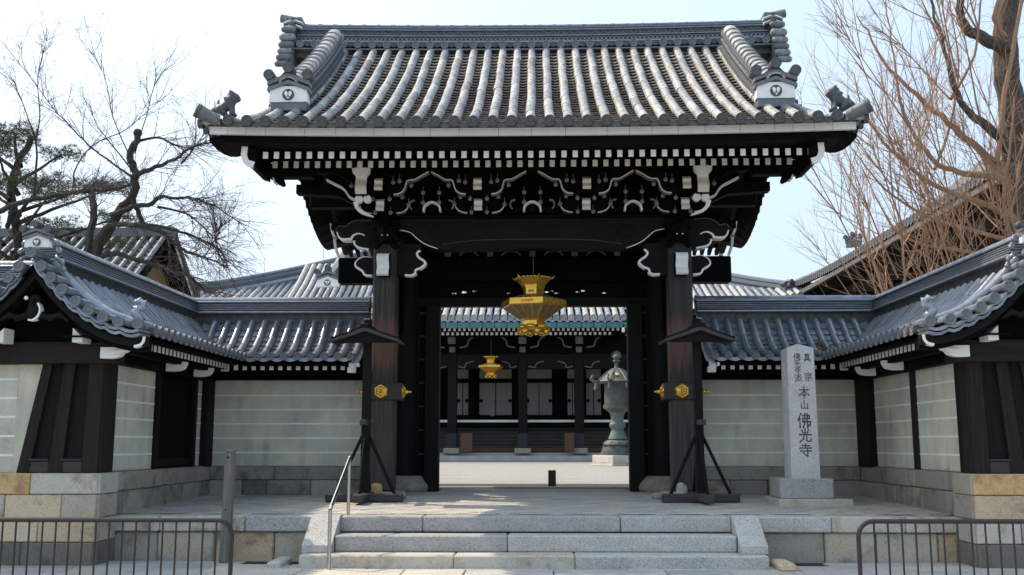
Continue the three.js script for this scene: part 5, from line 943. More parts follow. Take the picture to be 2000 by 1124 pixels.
// ---------- inner court and main hall ----------
struct('gravel_court', uv(new THREE.PlaneGeometry(60, 46).rotateX(-Math.PI / 2).translate(0, 0.555, -25.2 - 1.2)), std([0.37, 0.36, 0.345], { map: T.gravel, bumpMap: T.gravel, bumpScale: 0.02, roughness: 0.95 }));
struct('court_edging', bx(-12, 12, 0.4, 0.60, -3.6, -3.35, 0.01), M.granite[2]);
{ const s = thing('door_stop', 'short dark wooden stop post standing in the gravel beyond the threshold', 'post', [0.36, 0.55, -4.0]); add('block', bx(-0.075, 0.075, 0, 0.345, -0.06, 0.06, 0.008), M.woodB, s); add('face_board', bx(-0.055, 0.055, 0.04, 0.22, 0.058, 0.066, 0.003), M.woodR, s); }
{
  const h = thing('main_hall', 'large dark timber main hall with grey tiled roof across the gravel court', 'hall'); const cx = -2.6;
  const hs = (n, ...a) => add(n, ...a, h);
  for (let i = 0; i < 3; i++) hs('step', bx(-16, 12, 0.5, 0.66 + i * 0.15, -38.4, -36.0 - i * 0.45, 0.02, 'x'), M.granite[i]);
  hs('platform', bx(-20, 16, 0.4, 0.98, -58, -38.3, 0.02, 'x'), M.base[0]);
  const cols = [-11.9, -8.0, -4.33, -0.68, 2.24, 5.9];
  for (const x of cols) { const c = hs('column', bx(x - 0.24, x + 0.24, 1.25, 6.1, -37.24, -36.76, 0.03), M.wood); add('column_foot', bx(x - 0.27, x + 0.27, 1.2, 1.95, -37.27, -36.73, 0.03), std([0.012, 0.016, 0.022], { roughness: 0.6 }), c); add('column_base', bx(x - 0.42, x + 0.42, 0.9, 1.2, -37.4, -36.6, 0.04), M.base[2], c);
    add('column_nose', bx(x - 0.16, x + 0.16, 6.1, 6.4, -36.7, -36.55, 0.03), M.woodG, c); add('upper_nose', bx(x - 0.2, x + 0.2, 6.5, 6.95, -36.3, -36.15, 0.04), M.woodG, c); }
  hs('porch_beam', bx(-12.5, 6.6, 5.25, 6.05, -37.2, -36.8, 0.04, 'x'), M.wood);
  for (let i = 0; i + 1 < cols.length; i++) for (const [x, k] of [[cols[i] + 0.3, 1], [cols[i + 1] - 0.3, -1]]) { hs('beam_bracket_edge', ribbon(smooth([[0, 5.35], [0.35, 5.3], [0.45, 5.5], [0.8, 5.62]]).map((p) => [x + k * p[0], p[1]]), 0.06 * k, -36.75, -36.7), M.woodG); hs('bracket_edge', ribbon(smooth([[0.1, 6.3], [0.5, 6.4], [0.6, 6.7], [1.0, 6.95]]).map((p) => [x + k * p[0], p[1]]), 0.07 * k, -36.5, -36.4), M.woodG); }
  hs('nosing', ext(smooth([[6.15, 5.1], [7.2, 5.15], [7.7, 5.5], [7.75, 6.2], [7.5, 6.6]]).concat([[6.15, 6.6]]), -37.1, -36.9), M.woodW);
  hs('bracket_wall', bx(-12.5, 6.6, 6.05, 7.3, -37.1, -36.9, 0.02), M.woodD);
  // porch roof
  const pp = (s) => 7.62 + (7.5 - s) * 0.36 + (7.5 - s) * (7.5 - s) * 0.025;
  roofSlope(h, { org: V(cx, 0, -42), O: V(0, 0, 1), A: V(1, 0, 0), W: 7.5, s0: 0.2, prof: pp, r: 0.15, n: 12, courses: 46, sag: 0.1, panT: 0.05, mats: [M.tile[1], M.tileOld[2]], pan: M.tile[1], discMat: M.tileMid, rows: range(-10.6, 7.0, 48), a0: -10.6, a1: 7.1, merge: 'row' });
  for (let x = -13.2; x < 4.4; x += 0.62) hs('gutter_length', bx(x + 0.01, x + 0.61, 7.13, 7.42, -34.62, -34.5, 0.02, 'x'), M.verdigris);
  for (const [y, z, n, w] of [[7.13, -35.1, 70, 0.125], [6.96, -35.5, 66, 0.13]]) { const ends = []; for (let i = 0; i < n; i++) { const x = -12.6 + i * 0.25 + (n === 66 ? 0.12 : 0); ends.push(bx(x - w / 2, x + w / 2, y - 0.075, y + 0.075, z - 0.05, z, 0.01)); } stuff(hs('rafter_ends', mergeGeometries(ends), M.white)); hs('rafter_layer', bx(-13, 4.5, y - 0.1, y + 0.16, z - 3.5, z - 0.055, 0.02, 'x'), M.woodD); }
  hs('bargeboard_tip', bx(4.3, 4.45, 6.9, 7.35, -34.7, -34.5, 0.04), M.white);
  // hall front: lattice doors behind the porch
  hs('hall_wall', bx(-20, 16, 0.9, 9, -40.4, -40.1, 0.02), M.woodD); hs('hall_ceiling', bx(-20, 16, 8.0, 8.2, -40.2, -35.6, 0.02), M.woodD);
  hs('verandah', bx(-20, 16, 2.3, 2.52, -40.2, -38.1, 0.02, 'x'), M.woodD); hs('verandah_edge', bx(-20, 16, 2.53, 2.66, -40.0, -38.06, 0.02, 'x'), M.white);
  for (let i = 0; i < 7; i++) hs('verandah_board', bx(-20, 16, 1.0 + i * 0.185, 1.175 + i * 0.185, -38.6, -38.5 + i * -0.0 + 0.02 * (i % 2), 0.02, 'x'), M.woodW);
  hs('kick_board', bx(-20, 16, 1.0, 1.2, -38.4, -38.1, 0.02, 'x'), M.redCopper);
  const bays = [[-6.9, -5.15], [-3.95, -3.15 + 0.0], [-3.08, -1.34], [0.18, 1.45], [2.55, 3.3], [3.45, 4.2]];
  for (const [a, b] of [[-4.35, -3.7], [-3.1, -1.32], [-0.55, 0.88], [1.73, 2.25], [2.75, 3.55]]) {
    const f = hs('screen', bx(a, b, 2.97, 4.72, -40.08, -40.02, 0.01), M.paper); const up = hs('transom', bx(a, b, 4.95, 5.57, -40.08, -40.02, 0.01), M.paper);
    add('meeting_stile', bx((a + b) / 2 - 0.02, (a + b) / 2 + 0.02, 2.97, 4.72, -40.02, -40.0, 0.004), M.woodD, f);
    for (let x = a + 0.12; x < b; x += 0.12) add('muntin', bx(x - 0.007, x + 0.007, 2.97, 4.72, -40.02, -40.012, 0.002), M.woodG, f);
    for (let y = 3.1; y < 4.7; y += 0.16) add('muntin', bx(a, b, y - 0.007, y + 0.007, -40.019, -40.011, 0.002), M.woodG, f);
    for (const k of [a + 0.1, b - 0.1]) add('pull_plate', bx(k - 0.09, k + 0.09, 3.65, 3.83, -40.015, -40.0, 0.01), M.woodD, f);
  }
  for (const x of [-5.3, -3.5, -1.0, 1.2, 2.5, 4.2]) hs('inner_post', bx(x - 0.16, x + 0.16, 2.6, 8, -40.0, -39.75, 0.02), M.woodD);
  for (const y of [2.75, 4.83, 5.7]) hs('door_rail', bx(-20, 16, y - 0.1, y + 0.1, -40.05, -39.9, 0.02, 'x'), M.woodD);
  for (const x of [-3.7, 4.05]) { const b = hs('gilt_boss', uv(new THREE.CylinderGeometry(0.09, 0.11, 0.08, 6).rotateX(Math.PI / 2)), M.gold); b.position.set(x, x < 0 ? 6.05 : 5.75, -39.7); }
  // main roof: front slope with hip ridges and corner ornaments
  const mp = (s) => { const t = 22 - s; return 8.2 + 0.42 * t + 0.008 * t * t; };
  const hip = (a) => Math.abs(a);
  const org = V(cx, 0, -60);
  roofSlope(h, { org, O: V(0, 0, 1), A: V(1, 0, 0), W: 22, s0: 3, prof: mp, lift: (a, s) => 1.4 * Math.pow(Math.abs(a) / 18, 4) * Math.pow(s / 22, 2), r: 0.15, n: 30, courses: 110, sag: 0.1, panT: 0.05, mats: [M.tile[1], M.tileOld[2]], pan: M.tile[1], rows: range(-18.2, 18.2, 99), a0: -18.2, a1: 18.2, merge: 'row', sMax: () => 22, sMin: (a) => Math.min(21.9, Math.max(3, 10 + 12 * (Math.abs(a) - 4) / 14.6)) });
  for (const side of [-1, 1]) {
    const P = (t) => V(cx + side * (4 + 14.6 * t), 14.7 - 7.2 * t + 1.2 * t * t + 0.5 * Math.pow(t, 6), -50 + 12.0 * t); // hip ridge curve
    const pts = range(0.1, 1, 18).map(P);
    for (const [dy, r, m] of [[-0.15, 0.3, M.tile[1]], [0.25, 0.22, M.tileMid], [0.52, 0.16, M.tile[0]]]) hs('hip_ridge', tube(pts.map((p) => p.clone().add(V(0, dy, 0))), pts.map(() => r), 8), m);
    for (const t of [0.86, 1.0]) { const o = oniPlate(h, t > 0.9 ? 0.7 : 0.95, M.white); const p = P(t); o.position.set(p.x, p.y - 0.25, p.z + 0.4); o.rotation.y = side * 0.6; const horn = hs('corner_horn', tube([p.clone().add(V(0, 0.5, 0.2)), p.clone().add(V(side * 0.4, 0.55, 0.4)), p.clone().add(V(side * 0.75, 0.85, 0.5))], [0.13, 0.1, 0.03], 7), M.tileDark); }
  }
  const o2 = oniPlate(h, 1.15, M.white); o2.position.set(-10.9, 9.55, -36.4); const o3 = hs('descending_ridge', tube([V(-10.9, 9.9, -36.6), V(-10.9, 11.2, -39.5), V(-10.9, 13.2, -43)], [0.33, 0.33, 0.33], 8), M.tileMid);
}
lantern('hanging_lantern', 'small distant gilt lantern hanging in the main hall porch', [-2.3, 4.72, -36.2], 1.15, 0.3, 1.0, true);
{ // notice boards and signpost by the hall
  tag(add('standing_board', bx(-3.85, -3.25, 1.0, 1.95, -36.45, -36.38, 0.01), M.redCopper), 'plain reddish brown standing board beside the leftward hall column and small lantern', 'board', 'boards before the hall');
  scene.children[scene.children.length - 1].userData.label = 'plain reddish brown board standing below the small gilt hall lantern';
  tag(add('standing_board', bx(1.45, 1.95, 1.0, 1.95, -36.45, -36.38, 0.01), M.redCopper), 'plain reddish brown board standing toward the bronze lantern before the hall', 'board', 'boards before the hall');
  tag(add('notice_plate', bx(-2.4, -2.2, 2.85, 3.42, -37.9, -37.86, 0.01), M.woodG), 'narrow grey notice plate hanging before the white hall screens', 'notice');
}
{ // tall bronze lantern on a stone base
  const g = thing('bronze_lantern', 'tall verdigris bronze lantern with flaming jewel finial on a pale stone base', 'lantern', [3.27, 0.55, -25]); g.scale.setScalar(0.82);
  const oct = (n, r0, r1, y0, y1, m, s = 8) => add(n, uv(new THREE.CylinderGeometry(r1, r0, y1 - y0, s).toNonIndexed().translate(0, (y0 + y1) / 2, 0)), m, g);
  const stoneM = gr([0.62, 0.58, 0.52]);
  add('stone_base', bx(-0.98, 0.98, 0, 0.08, -0.98, 0.98, 0.02), stoneM, g).rotation.y = 0.52; const sb = add('stone_base', bx(-0.9, 0.9, 0.08, 0.5, -0.9, 0.9, 0.02), stoneM, g); sb.rotation.y = 0.52;
  for (const k of [0, 1, 2, 3]) { const p = add('base_panel', bx(-0.6, 0.6, 0.17, 0.42, 0.895, 0.912, 0.01), stoneM, sb); p.rotation.y = k * Math.PI / 2; }
  oct('plinth', 0.84, 0.82, 0.5, 0.7, M.bronzeD); oct('plinth', 0.78, 0.72, 0.7, 0.95, M.bronzeD);
  add('lotus_base', lathe([[0.001, 1.0], [0.72, 0.95], [0.7, 1.05], [0.55, 1.2], [0.42, 1.24], [0.4, 1.3]], 24), M.bronzeD, g);
  for (let i = 0; i < 10; i++) { const a = i / 10 * 2 * Math.PI, m = add('lotus_petal', uv(new THREE.SphereGeometry(0.2, 8, 6).scale(0.8, 0.5, 0.5)), M.bronzeD, g); m.position.set(Math.sin(a) * 0.6, 1.07, Math.cos(a) * 0.6); m.rotation.y = a; }
  add('stem', lathe([[0.46, 1.28], [0.42, 1.4], [0.32, 1.65], [0.3, 1.78], [0.38, 1.84], [0.4, 1.95], [0.37, 2.05], [0.3, 2.1], [0.31, 2.3], [0.36, 2.5], [0.36, 2.55]], 24), M.bronze, g);
  oct('bowl', 0.36, 0.62, 2.52, 2.75, M.bronzeD); oct('gallery', 0.68, 0.68, 2.75, 2.93, M.bronzeD); 
  const fb = oct('firebox', 0.62, 0.62, 2.93, 3.95, M.bronzeD);
  for (let i = 0; i < 8; i++) { const a = (i + 0.5) / 8 * 2 * Math.PI, pl = add('lattice_panel', bx(-0.19, 0.19, 3.02, 3.86, 0.57, 0.60, 0.01), i % 2 ? M.bronze : M.goldF, fb); pl.rotation.y = a; pl.position.y = -3.44; for (const y of [3.1, 3.35, 3.6]) { const q = add('panel_boss', bx(-0.13, 0.13, y, y + 0.17, 0.60, 0.62, 0.01), M.bronzeD, fb); q.rotation.y = a; q.position.y = -3.44; } }
  add('canopy', lathe([[0.001, 4.74], [0.2, 4.70], [0.45, 4.58], [0.66, 4.38], [0.8, 4.2], [1.02, 4.07], [1.05, 4.0], [0.6, 3.95]], 8), M.bronzeD, g);
  for (let i = 0; i < 8; i++) { const a = i / 8 * 2 * Math.PI + Math.PI / 8, D = (r, y) => V(Math.sin(a) * r, y, Math.cos(a) * r); add('curled_corner', tube([D(0.9, 4.05), D(1.22, 4.08), D(1.38, 4.2), D(1.3, 4.36), D(1.18, 4.3)], [0.05, 0.05, 0.045, 0.04, 0.03], 7), M.bronze, g); add('wind_bell', cyl(D(1.1, 3.98), D(1.1, 3.68), 0.07, 0.11, 8), M.bronzeD, g); add('canopy_rib', tube([D(0.25, 4.69), D(0.62, 4.44), D(1.0, 4.1)], [0.03, 0.035, 0.045], 5), M.bronze, g); }
  const cr = add('gilt_crest', uv(new THREE.CylinderGeometry(0.09, 0.09, 0.05, 16).rotateX(Math.PI / 2)), M.gold, g); cr.position.set(-0.05, 4.38, 0.70); cr.rotation.x = -0.7;
  add('finial_stem', lathe([[0.16, 4.68], [0.1, 4.8], [0.09, 4.95], [0.16, 5.02], [0.2, 5.08], [0.16, 5.12]], 14), M.bronzeD, g);
  add('jewel', uv(new THREE.SphereGeometry(0.16, 14, 10).translate(0, 5.25, 0)), M.bronzeD, g);
  for (let i = 0; i < 11; i++) { const a = -1.5 + i * 0.3; add('flame', cyl(V(Math.sin(a) * 0.15, 5.25 + Math.cos(a) * 0.15, 0), V(Math.sin(a) * 0.27, 5.27 + Math.cos(a) * 0.33, 0), 0.03, 0.006, 5), M.bronze, g); }
}
{ // great hall to the right: eave running away into the court
  const g = thing('side_hall', 'great dark hall with a long receding tiled eave behind the orange-twigged tree', 'hall');
  const pr = (s) => 9.75 + (12 - s) * 0.46 + (12 - s) * (12 - s) * 0.018;
  roofSlope(g, { org: V(26.2, 0, -27), O: V(-1, 0, 0), A: V(0, 0, 1), W: 12, s0: 0.3, prof: pr, lift: (a, s) => 0.5 * Math.pow(Math.max(0, -a) / 14.5, 3) * Math.pow(s / 12, 2), r: 0.13, n: 18, courses: 40, sag: 0.08, panT: 0.05, mats: [M.tileMid], pan: M.tileMid, discMat: M.tileDark, rows: range(-14.5, 14.5, 80), a0: -14.5, a1: 14.5, merge: true });
  add('eave_board', bx(14.25, 14.6, 9.35, 9.6, -41.5, -12.5, 0.02, 'z'), std([0.15, 0.15, 0.148], { map: T.wood }), g); add('soffit', bx(14.3, 26, 9.28, 9.34, -41.5, -12.5, 0.02, 'z'), M.wood, g);
  add('wall', bx(17.6, 26, 0.5, 9.27, -40, -14, 0.02), M.woodD, g); for (const [x, y] of [[16.9, 8.5], [15.7, 8.9]]) add('eave_beam', bx(x, x + 0.35, y, y + 0.36, -41, -13, 0.02, 'z'), M.woodW, g);
  for (let i = 0; i < 8; i++) { const z = -39 + i * 3.5; add('column', bx(17.1, 17.6, 0.5, 9.2, z - 0.25, z + 0.25, 0.03), M.wood, g); add('bracket_beam', bx(15.1, 17.5, 8.55, 8.95, z - 0.15, z + 0.15, 0.02, 'x'), M.woodW, g); }
  const on = oniPlate(g, 0.7, M.tileMid); on.position.set(15.0, 10.6, -31.5); on.rotation.y = -0.6;
}
{ // small building behind the bare tree, ochre gable
  const g = thing('ochre_gabled_house', 'tiled house with an ochre gable partly hidden behind the bare drooping tree', 'house');
  const pr = (s) => 4.9 + (4 - s) * 0.62 + (4 - s) * (4 - s) * 0.02;
  roofSlope(g, { org: V(0, 0, -14), O: V(0, 0, 1), A: V(1, 0, 0), W: 4, s0: 0.2, prof: pr, r: 0.075, n: 9, courses: 18, sag: 0.05, panT: 0.03, mats: [M.tileMid], pan: M.tileMid, discMat: M.tileDark, rows: range(-19, -11.2, 27), a0: -19, a1: -11.0, merge: 'row' });
  add('ridge', bx(-19, -10.9, 7.6, 7.92, -14.2, -13.8, 0.03, 'x'), M.tileMid, g);
  add('gable_wall', extX([[-10.2, 4.8], [-14, 7.55], [-17.8, 4.8]], -11.75, -11.65), M.ochreWall, g); add('wall', bx(-19, -11.3, 0.5, 5.2, -17.4, -10.6, 0.02), M.plaster, g);
  roofSlope(g, { org: V(0, 0, -14), O: V(0, 0, -1), A: V(1, 0, 0), W: 4, s0: 0.2, prof: pr, r: 0.075, n: 9, courses: 6, sag: 0.05, panT: 0.03, mats: [M.tileOld[1]], pan: M.tileMid, rows: range(-19, -11.2, 27), a0: -19, a1: -11.0, merge: true });
  const vp = range(0, 4, 8).map((s) => [-14 - s, pr(s)]); add('verge_board', extX([...vp.map((p) => [p[0], p[1] - 0.05]), ...vp.map((p) => [p[0], p[1] - 0.16]).reverse()], -11.02, -10.98), M.white, g); add('verge', extX([...vp.map((p) => [p[0], p[1] + 0.12]), ...vp.map((p) => [p[0], p[1] - 0.05]).reverse()], -11.25, -10.9), M.tileDark, g);
}
{ const g = thing('distant_office_block', 'grey distant office block roof with thin antenna masts beyond the main hall', 'building', [-20.5, 0, -75]); add('wall', bx(-1.6, 3.5, 0, 16.4, -3, 0, 0.05), std([0.16, 0.15, 0.17]), g); add('roof_rim', bx(-1.7, 3.6, 16.4, 16.75, -3.1, 0.1, 0.05), std([0.13, 0.12, 0.13]), g); add('sign_board', bx(-1.2, 3.2, 15.0, 16.0, 0.01, 0.06, 0.02), std([0.3, 0.28, 0.3]), g); for (const [x, hh] of [[0.9, 4.2], [2.9, 2.6]]) add('antenna', cyl(V(x, 16.7, -1), V(x, 16.7 + hh, -1), 0.03, 0.015, 5), M.woodG, g); }

// ---------- trees ----------
function limb(pts, z0, dz, r0, r1, n = 4) { // plan polyline (x, y) drawn into depth: z wanders from z0 by dz
  const P = pts.map((p, i) => V(p[0], p[1], z0 + dz * i / (pts.length - 1) + rr(-0.06, 0.06)));
  const c = new THREE.CatmullRomCurve3(P, false, 'centripetal').getPoints((P.length - 1) * n).map((p, i) => p.add(V(rr(-1, 1), rr(-1, 1), rr(-1, 1)).multiplyScalar(Math.min(0.035, r0 * 0.25))));
  return { c, r: c.map((_, i) => r0 + (r1 - r0) * Math.pow(i / (c.length - 1), 0.8)) };
}
function shoot(out, p, d, len, r, depth, o) { // recursive twig; collects tube geometry
  const n = o.seg, pts = [p.clone()], rad = [r]; let q = p.clone(), v = d.clone().normalize();
  for (let i = 1; i <= n; i++) { v.add(V(rr(-1, 1), rr(-1, 1), rr(-1, 1)).multiplyScalar(o.wob)).add(V(0, o.up, 0)).normalize(); q = q.clone().addScaledVector(v, len / n); pts.push(q); rad.push(r * (1 - 0.75 * i / n)); }
  out.push(tube(pts, rad, depth > 1 ? 4 : 3));
  if (depth <= 0) return;
  for (let k = 0; k < o.kids[depth]; k++) { const t = rr(0.2, 1), i = Math.min(n - 1, Math.floor(t * n)), b = pts[i].clone().lerp(pts[i + 1], t * n - i), dir = pts[i + 1].clone().sub(pts[i]).normalize(), sdir = V(rr(-1, 1), rr(-1, 1), rr(-1, 1)).normalize(); dir.addScaledVector(sdir, o.spread).normalize(); shoot(out, b, dir, len * rr(0.3, 0.6), Math.max(o.rmin, r * 0.5), depth - 1, o); }
}
const flush = (name, list, mat, parent) => stuff(add(name, mergeGeometries(list.map((g) => { g.deleteAttribute('uv'); return g; })), mat, parent));
{ // bare drooping tree on the left
  const t = thing('bare_tree', 'bare dark cherry tree with knotted drooping branches behind the wing with the side doorway', 'tree');
  const D = { trunk: [[-9.8, 0.5], [-9.7, 2.2], [-9.65, 3.84], [-9.37, 5.38], [-8.92, 6.33], [-8.64, 6.72], [-8.62, 7.29], [-8.71, 7.52], [-8.6, 8.07]] };
  const tr = limb(D.trunk, -5, 0, 0.14, 0.07); add('trunk', uv(tube(tr.c, tr.r, 9)), M.bark, t); add('cut_end', uv(new THREE.SphereGeometry(0.1, 8, 6)), M.bark, t).position.copy(tr.c[tr.c.length - 1]);
  const L = [
    [[[-8.61, 7.12], [-8.19, 7.2], [-7.64, 7.4], [-7.1, 7.62], [-6.6, 7.64]], 0.075, 0.012, 0.8], [[[-7.62, 7.42], [-7.27, 7.74], [-7.19, 8.37]], 0.04, 0.01, 0.4], [[[-8.59, 7.92], [-8.24, 8.07], [-7.9, 7.92], [-7.56, 7.88]], 0.04, 0.01, -0.6],
    [[[-9.38, 5.6], [-9.14, 5.96], [-8.81, 6.04], [-8.44, 5.99], [-8.05, 5.89], [-7.71, 5.73], [-7.37, 5.48], [-7.09, 5.31], [-6.71, 5.16], [-6.21, 4.96]], 0.1, 0.014, 0.9], [[[-8.44, 6.06], [-8.06, 6.05], [-7.72, 5.96], [-7.37, 5.87], [-7.07, 5.72], [-6.88, 5.61], [-6.72, 5.36]], 0.05, 0.012, -0.7],
    [[[-9.04, 6.24], [-8.57, 6.42], [-8.14, 6.47], [-7.97, 6.6], [-7.54, 6.56], [-7.1, 6.51], [-6.66, 6.32], [-5.97, 5.86]], 0.085, 0.007, 0.6], [[[-8.1, 6.46], [-7.53, 6.34], [-7.27, 6.16], [-6.96, 5.84]], 0.035, 0.01, -0.4],
    [[[-9.63, 5.16], [-8.99, 5.43], [-8.44, 5.28], [-7.89, 5.1], [-7.46, 4.96], [-7.14, 4.84], [-6.91, 4.64], [-6.77, 4.49]], 0.085, 0.015, 0.5], [[[-8.38, 6.1], [-8.53, 6.44], [-8.56, 6.65]], 0.07, 0.06, 0.2],
    [[[-11.81, 6.18], [-11.49, 6.41], [-10.99, 6.65], [-10.51, 6.77], [-10.19, 6.88], [-9.81, 6.96], [-9.39, 7.02], [-8.86, 7.18]], 0.085, 0.03, -0.8], [[[-9.55, 5.3], [-9.54, 6.42], [-9.69, 6.78], [-9.86, 7.0]], 0.11, 0.06, -0.5],
    [[[-10.8, 6.72], [-10.86, 7.87], [-11.12, 8.46], [-11.41, 9.05], [-11.68, 9.52]], 0.045, 0.008, -0.4], [[[-10.86, 7.87], [-10.73, 8.46], [-10.74, 9.28], [-10.53, 10.34]], 0.03, 0.006, 0.4], [[[-8.64, 7.1], [-9.05, 7.38], [-9.55, 7.76], [-9.89, 8.13], [-10.2, 8.45], [-10.62, 9.04], [-11.3, 9.87]], 0.04, 0.007, 0.8],
    [[[-9.93, 6.93], [-9.98, 7.3], [-9.68, 7.88], [-9.03, 8.32], [-8.62, 8.79], [-8.3, 9.19]], 0.032, 0.006, -0.7], [[[-8.66, 7.25], [-9.3, 7.98], [-9.67, 8.39], [-9.99, 9.03]], 0.03, 0.006, -0.6], [[[-8.70, 7.5], [-9.09, 8.44], [-9.27, 9.26], [-9.59, 9.85]], 0.025, 0.005, 0.5], [[[-8.64, 7.63], [-8.37, 8.44], [-8.07, 9.13], [-7.8, 9.36]], 0.025, 0.005, 0.6],
    [[[-7.05, 5.31], [-6.79, 5.7], [-6.58, 6.04]], 0.02, 0.006, 0.2], [[[-6.54, 5.09], [-6.73, 5.59], [-6.72, 6.04]], 0.018, 0.006, 0.2]];
  const tw = [];
  for (const [pts, r0, r1, dz] of L) { const tall = pts[pts.length - 1][1] > 8, l = limb(pts, -5, dz, tall ? r0 * 0.65 : r0 * 0.85, tall ? r1 * 0.7 : r1); add('branch', uv(tube(l.c, l.r, 6)), M.bark, t);
    const len = l.c.reduce((s, p, i) => i ? s + p.distanceTo(l.c[i - 1]) : 0, 0), n = Math.round(len * (tall ? 6.5 : 16)), droop = pts[pts.length - 1][1] < pts[0][1];
    for (let k = 0; k < n; k++) { const i = Math.floor(rr(0.25, 1) * (l.c.length - 1)), a = l.c[i], d = l.c[Math.min(i + 1, l.c.length - 1)].clone().sub(l.c[Math.max(0, i - 1)]).normalize(); d.add(V(rr(-1, 1), rr(-0.6, 1), rr(-1, 1)).multiplyScalar(0.9)); shoot(tw, a, d, rr(0.5, 1.25), tall ? 0.006 : 0.0085, 2, { seg: 5, wob: 0.22, up: droop ? -0.06 : 0.04, kids: [0, 2, 3], spread: 0.9, rmin: 0.0036 }); } }
  flush('twigs', tw, M.twig, t);
}
{ // pine further back
  const t = thing('pine_tree', 'dull green pine tree with flat layered foliage behind the bare drooping tree', 'tree');
  const tr = limb([[-13.6, 0.5], [-13.5, 4], [-13.2, 6.2], [-13.6, 8.2], [-13.2, 9.4]], -9, -0.4, 0.2, 0.08); add('trunk', uv(tube(tr.c, tr.r, 9)), M.bark, t);
  const needles = [];
  const clumps = [[-15.2, 8.6, 1.2], [-14.9, 7.4, 1.2], [-15, 6.4, 1.2], [-13.6, 8.7, 1.1], [-12.6, 8.0, 1.0], [-13.0, 6.7, 1.1], [-12.0, 7.5, 0.8], [-14.0, 5.0, 1.3], [-12.2, 4.6, 1.1], [-11.0, 4.9, 0.9], [-14.6, 9.3, 1.1], [-13.9, 9.5, 0.9], [-13.2, 9.25, 0.9], [-12.5, 9.0, 0.8], [-11.8, 8.2, 0.9], [-11.0, 8.0, 0.7], [-14.4, 8.2, 1.0], [-13.0, 7.9, 1.2], [-14.2, 6.9, 1.1], [-12.2, 6.9, 1.0], [-10.8, 7.2, 0.8], [-13.4, 6.0, 1.2], [-11.9, 6.0, 0.9], [-10.4, 6.3, 0.7], [-14.6, 5.6, 1.0], [-12.8, 5.2, 1.2], [-11.4, 5.3, 0.8]];
  for (const [x, y, s] of clumps) { const b = limb([[-13.3 + rr(-0.2, 0.2), y - 1.0], [(x - 13.3) / 2, y - 0.5], [x, y]], -9, rr(-1, 1), 0.07, 0.02); add('branch', uv(tube(b.c, b.r, 5)), M.bark, t);
    const e = b.c[b.c.length - 1];
    for (let k = 0; k < 420 * s; k++) { const u = rr(0, 2 * Math.PI), q = Math.sqrt(rnd()) * s * 0.75, p = e.clone().add(V(Math.cos(u) * q, rr(-0.12, 0.14) * s + 0.08 * Math.sin(u * 3), Math.sin(u) * q * 0.8)); for (let i = 0; i < 5; i++) { const d = V(rr(-1, 1), rr(-0.1, 1.1), rr(-1, 1)).normalize().multiplyScalar(rr(0.09, 0.16)), w = V(rr(-1, 1), rr(-1, 1), rr(-1, 1)).normalize().multiplyScalar(0.008), a = p.clone().add(w), b2 = p.clone().sub(w), c = p.clone().add(d); needles.push(a.x, a.y, a.z, b2.x, b2.y, b2.z, c.x, c.y, c.z); } } }
  stuff(add('needles', raw(needles), std([0.075, 0.09, 0.042], { roughness: 0.9, side: THREE.DoubleSide }), t));
}
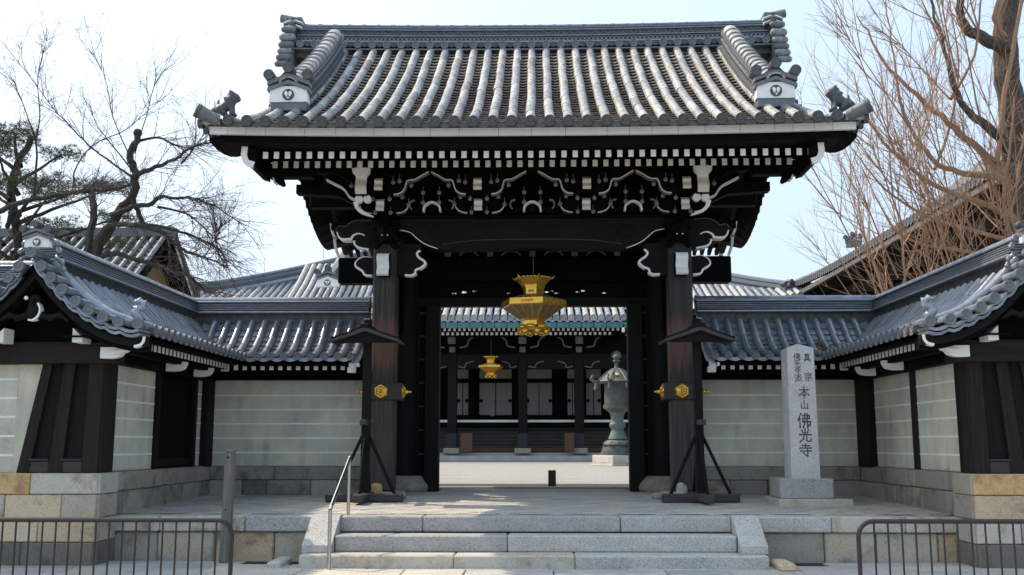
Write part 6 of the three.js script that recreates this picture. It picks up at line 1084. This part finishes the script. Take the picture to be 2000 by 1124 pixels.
{ // tall ginkgo on the right
  const t = thing('ginkgo_tree', 'tall bare tree with thick trunk and dense orange-brown upright shoots', 'tree');
  const tr = limb([[13.3, 0.5], [13.2, 2.5], [13.02, 4.34], [12.75, 5.94], [12.61, 7.56], [12.64, 8.93], [12.61, 10.32], [12.56, 11.46], [12.71, 12.6], [13.0, 13.76], [13.2, 16]], -10, 0, 0.46, 0.26); add('trunk', uv(tube(tr.c, tr.r, 14)), M.ginkgoTrunk, t);
  const L = [
    [[[12.65, 11.81], [12.12, 11.82], [11.66, 12.04], [11.34, 12.33], [11.24, 12.91], [11.22, 13.64], [11.1, 15]], 0.22, 0.05, 0.5, 1], [[[12.68, 8.52], [12.2, 9.14], [11.69, 9.56], [11.31, 9.85], [10.94, 10.34], [10.73, 11.19], [10.39, 12.34], [10.18, 13.36]], 0.17, 0.02, 0.8, 1],
    [[[12.68, 7.69], [12.15, 8.52], [11.54, 9.28], [11.04, 9.85], [10.29, 10.63], [9.66, 11.49], [9.18, 12.64], [8.94, 13.22]], 0.14, 0.012, -1], [[[12.62, 7.69], [12.0, 8.22], [11.08, 8.28], [10.42, 8.46], [9.92, 8.95], [9.56, 9.58], [9.33, 10.35], [9.2, 11.63], [9.06, 12.93]], 0.11, 0.012, 1],
    [[[12.03, 8.66], [12.21, 10.33], [12.45, 11.74], [12.7, 13.33]], 0.075, 0.045, 1], [[[12.63, 7.01], [11.42, 7.56], [10.51, 7.77], [9.62, 8.33], [8.85, 8.96], [8.36, 9.73], [8.13, 10.65]], 0.1, 0.01, 1.2], [[[12.52, 11.89], [12.16, 12.46], [12.35, 13.5]], 0.1, 0.05, 0.6], [[[10.94, 10.34], [11.55, 11.47], [11.72, 13.2]], 0.05, 0.02, 0.6],
    [[[10.42, 8.46], [11.04, 9.78], [11.42, 11.47], [11.4, 13.4]], 0.045, 0.015, -0.7], [[[12.53, 6.47], [11.37, 6.75], [10.07, 7.03], [9.05, 7.58], [8.29, 8.27], [7.78, 8.83]], 0.07, 0.008, 1.3], [[[12.49, 5.94], [11.07, 6.21], [9.77, 6.35], [8.99, 6.62], [8.5, 7.31], [8.01, 8.13]], 0.06, 0.008, 1.6], [[[12.49, 5.94], [11.93, 7.29], [11.89, 8.52], [11.92, 9.91]], 0.06, 0.02, 1.5]];
  const tw = [], main = [], O = { seg: 5, wob: 0.07, up: 0.05, kids: [0, 7, 9], spread: 0.8, rmin: 0.0038 };
  const nodes = [];
  for (const [pts, r0, r1, dz, thick] of L) { const l = limb(pts, -10 + 0.2, dz, r0, r1); add('branch', uv(tube(l.c, l.r, 7)), thick ? M.ginkgoTrunk : M.ginkgo, t); nodes.push(l);
    const len = l.c.reduce((s, p, i) => i ? s + p.distanceTo(l.c[i - 1]) : 0, 0); // short side spurs all along
    for (let k = 0; k < len * 8; k++) { const a = pick(l.c), d = V(rr(-1, 1), rr(-0.3, 0.7), rr(-1, 1)); shoot(tw, a, d, rr(0.25, 0.7), 0.006, 1, { ...O, seg: 3, kids: [0, 2], up: 0.02 }); } }
  const root = () => { const l = pick(nodes); return l.c[Math.floor(rr(0.05, 0.75) * (l.c.length - 1))]; };
  for (let k = 0; k < 58; k++) { const low = k < 34, a = low ? V(rr(8.8, 12.7), rr(3.6, 6.0), -10 + rr(-1.2, 2.0)) : root(), d = V(rr(-0.8, -0.05), 1, rr(-0.25, 0.3)); if (low && k % 2) { const b = limb([[12.8, a.y - 0.9], [(12.8 + a.x) / 2, a.y - 0.5], [a.x, a.y]], -10, a.z + 10, 0.035, 0.02); main.push(tube(b.c, b.r, 5)); } shoot(tw, a, d, rr(2.6, 5.2), rr(0.018, 0.038), 2, { ...O, seg: 7, wob: 0.035, up: 0.025, kids: [0, 4, 8], spread: 0.7 }); }
  flush('limbs', main, M.ginkgo, t); flush('shoots', tw, M.ginkgo, t);
}
renderer.render(scene, camera);
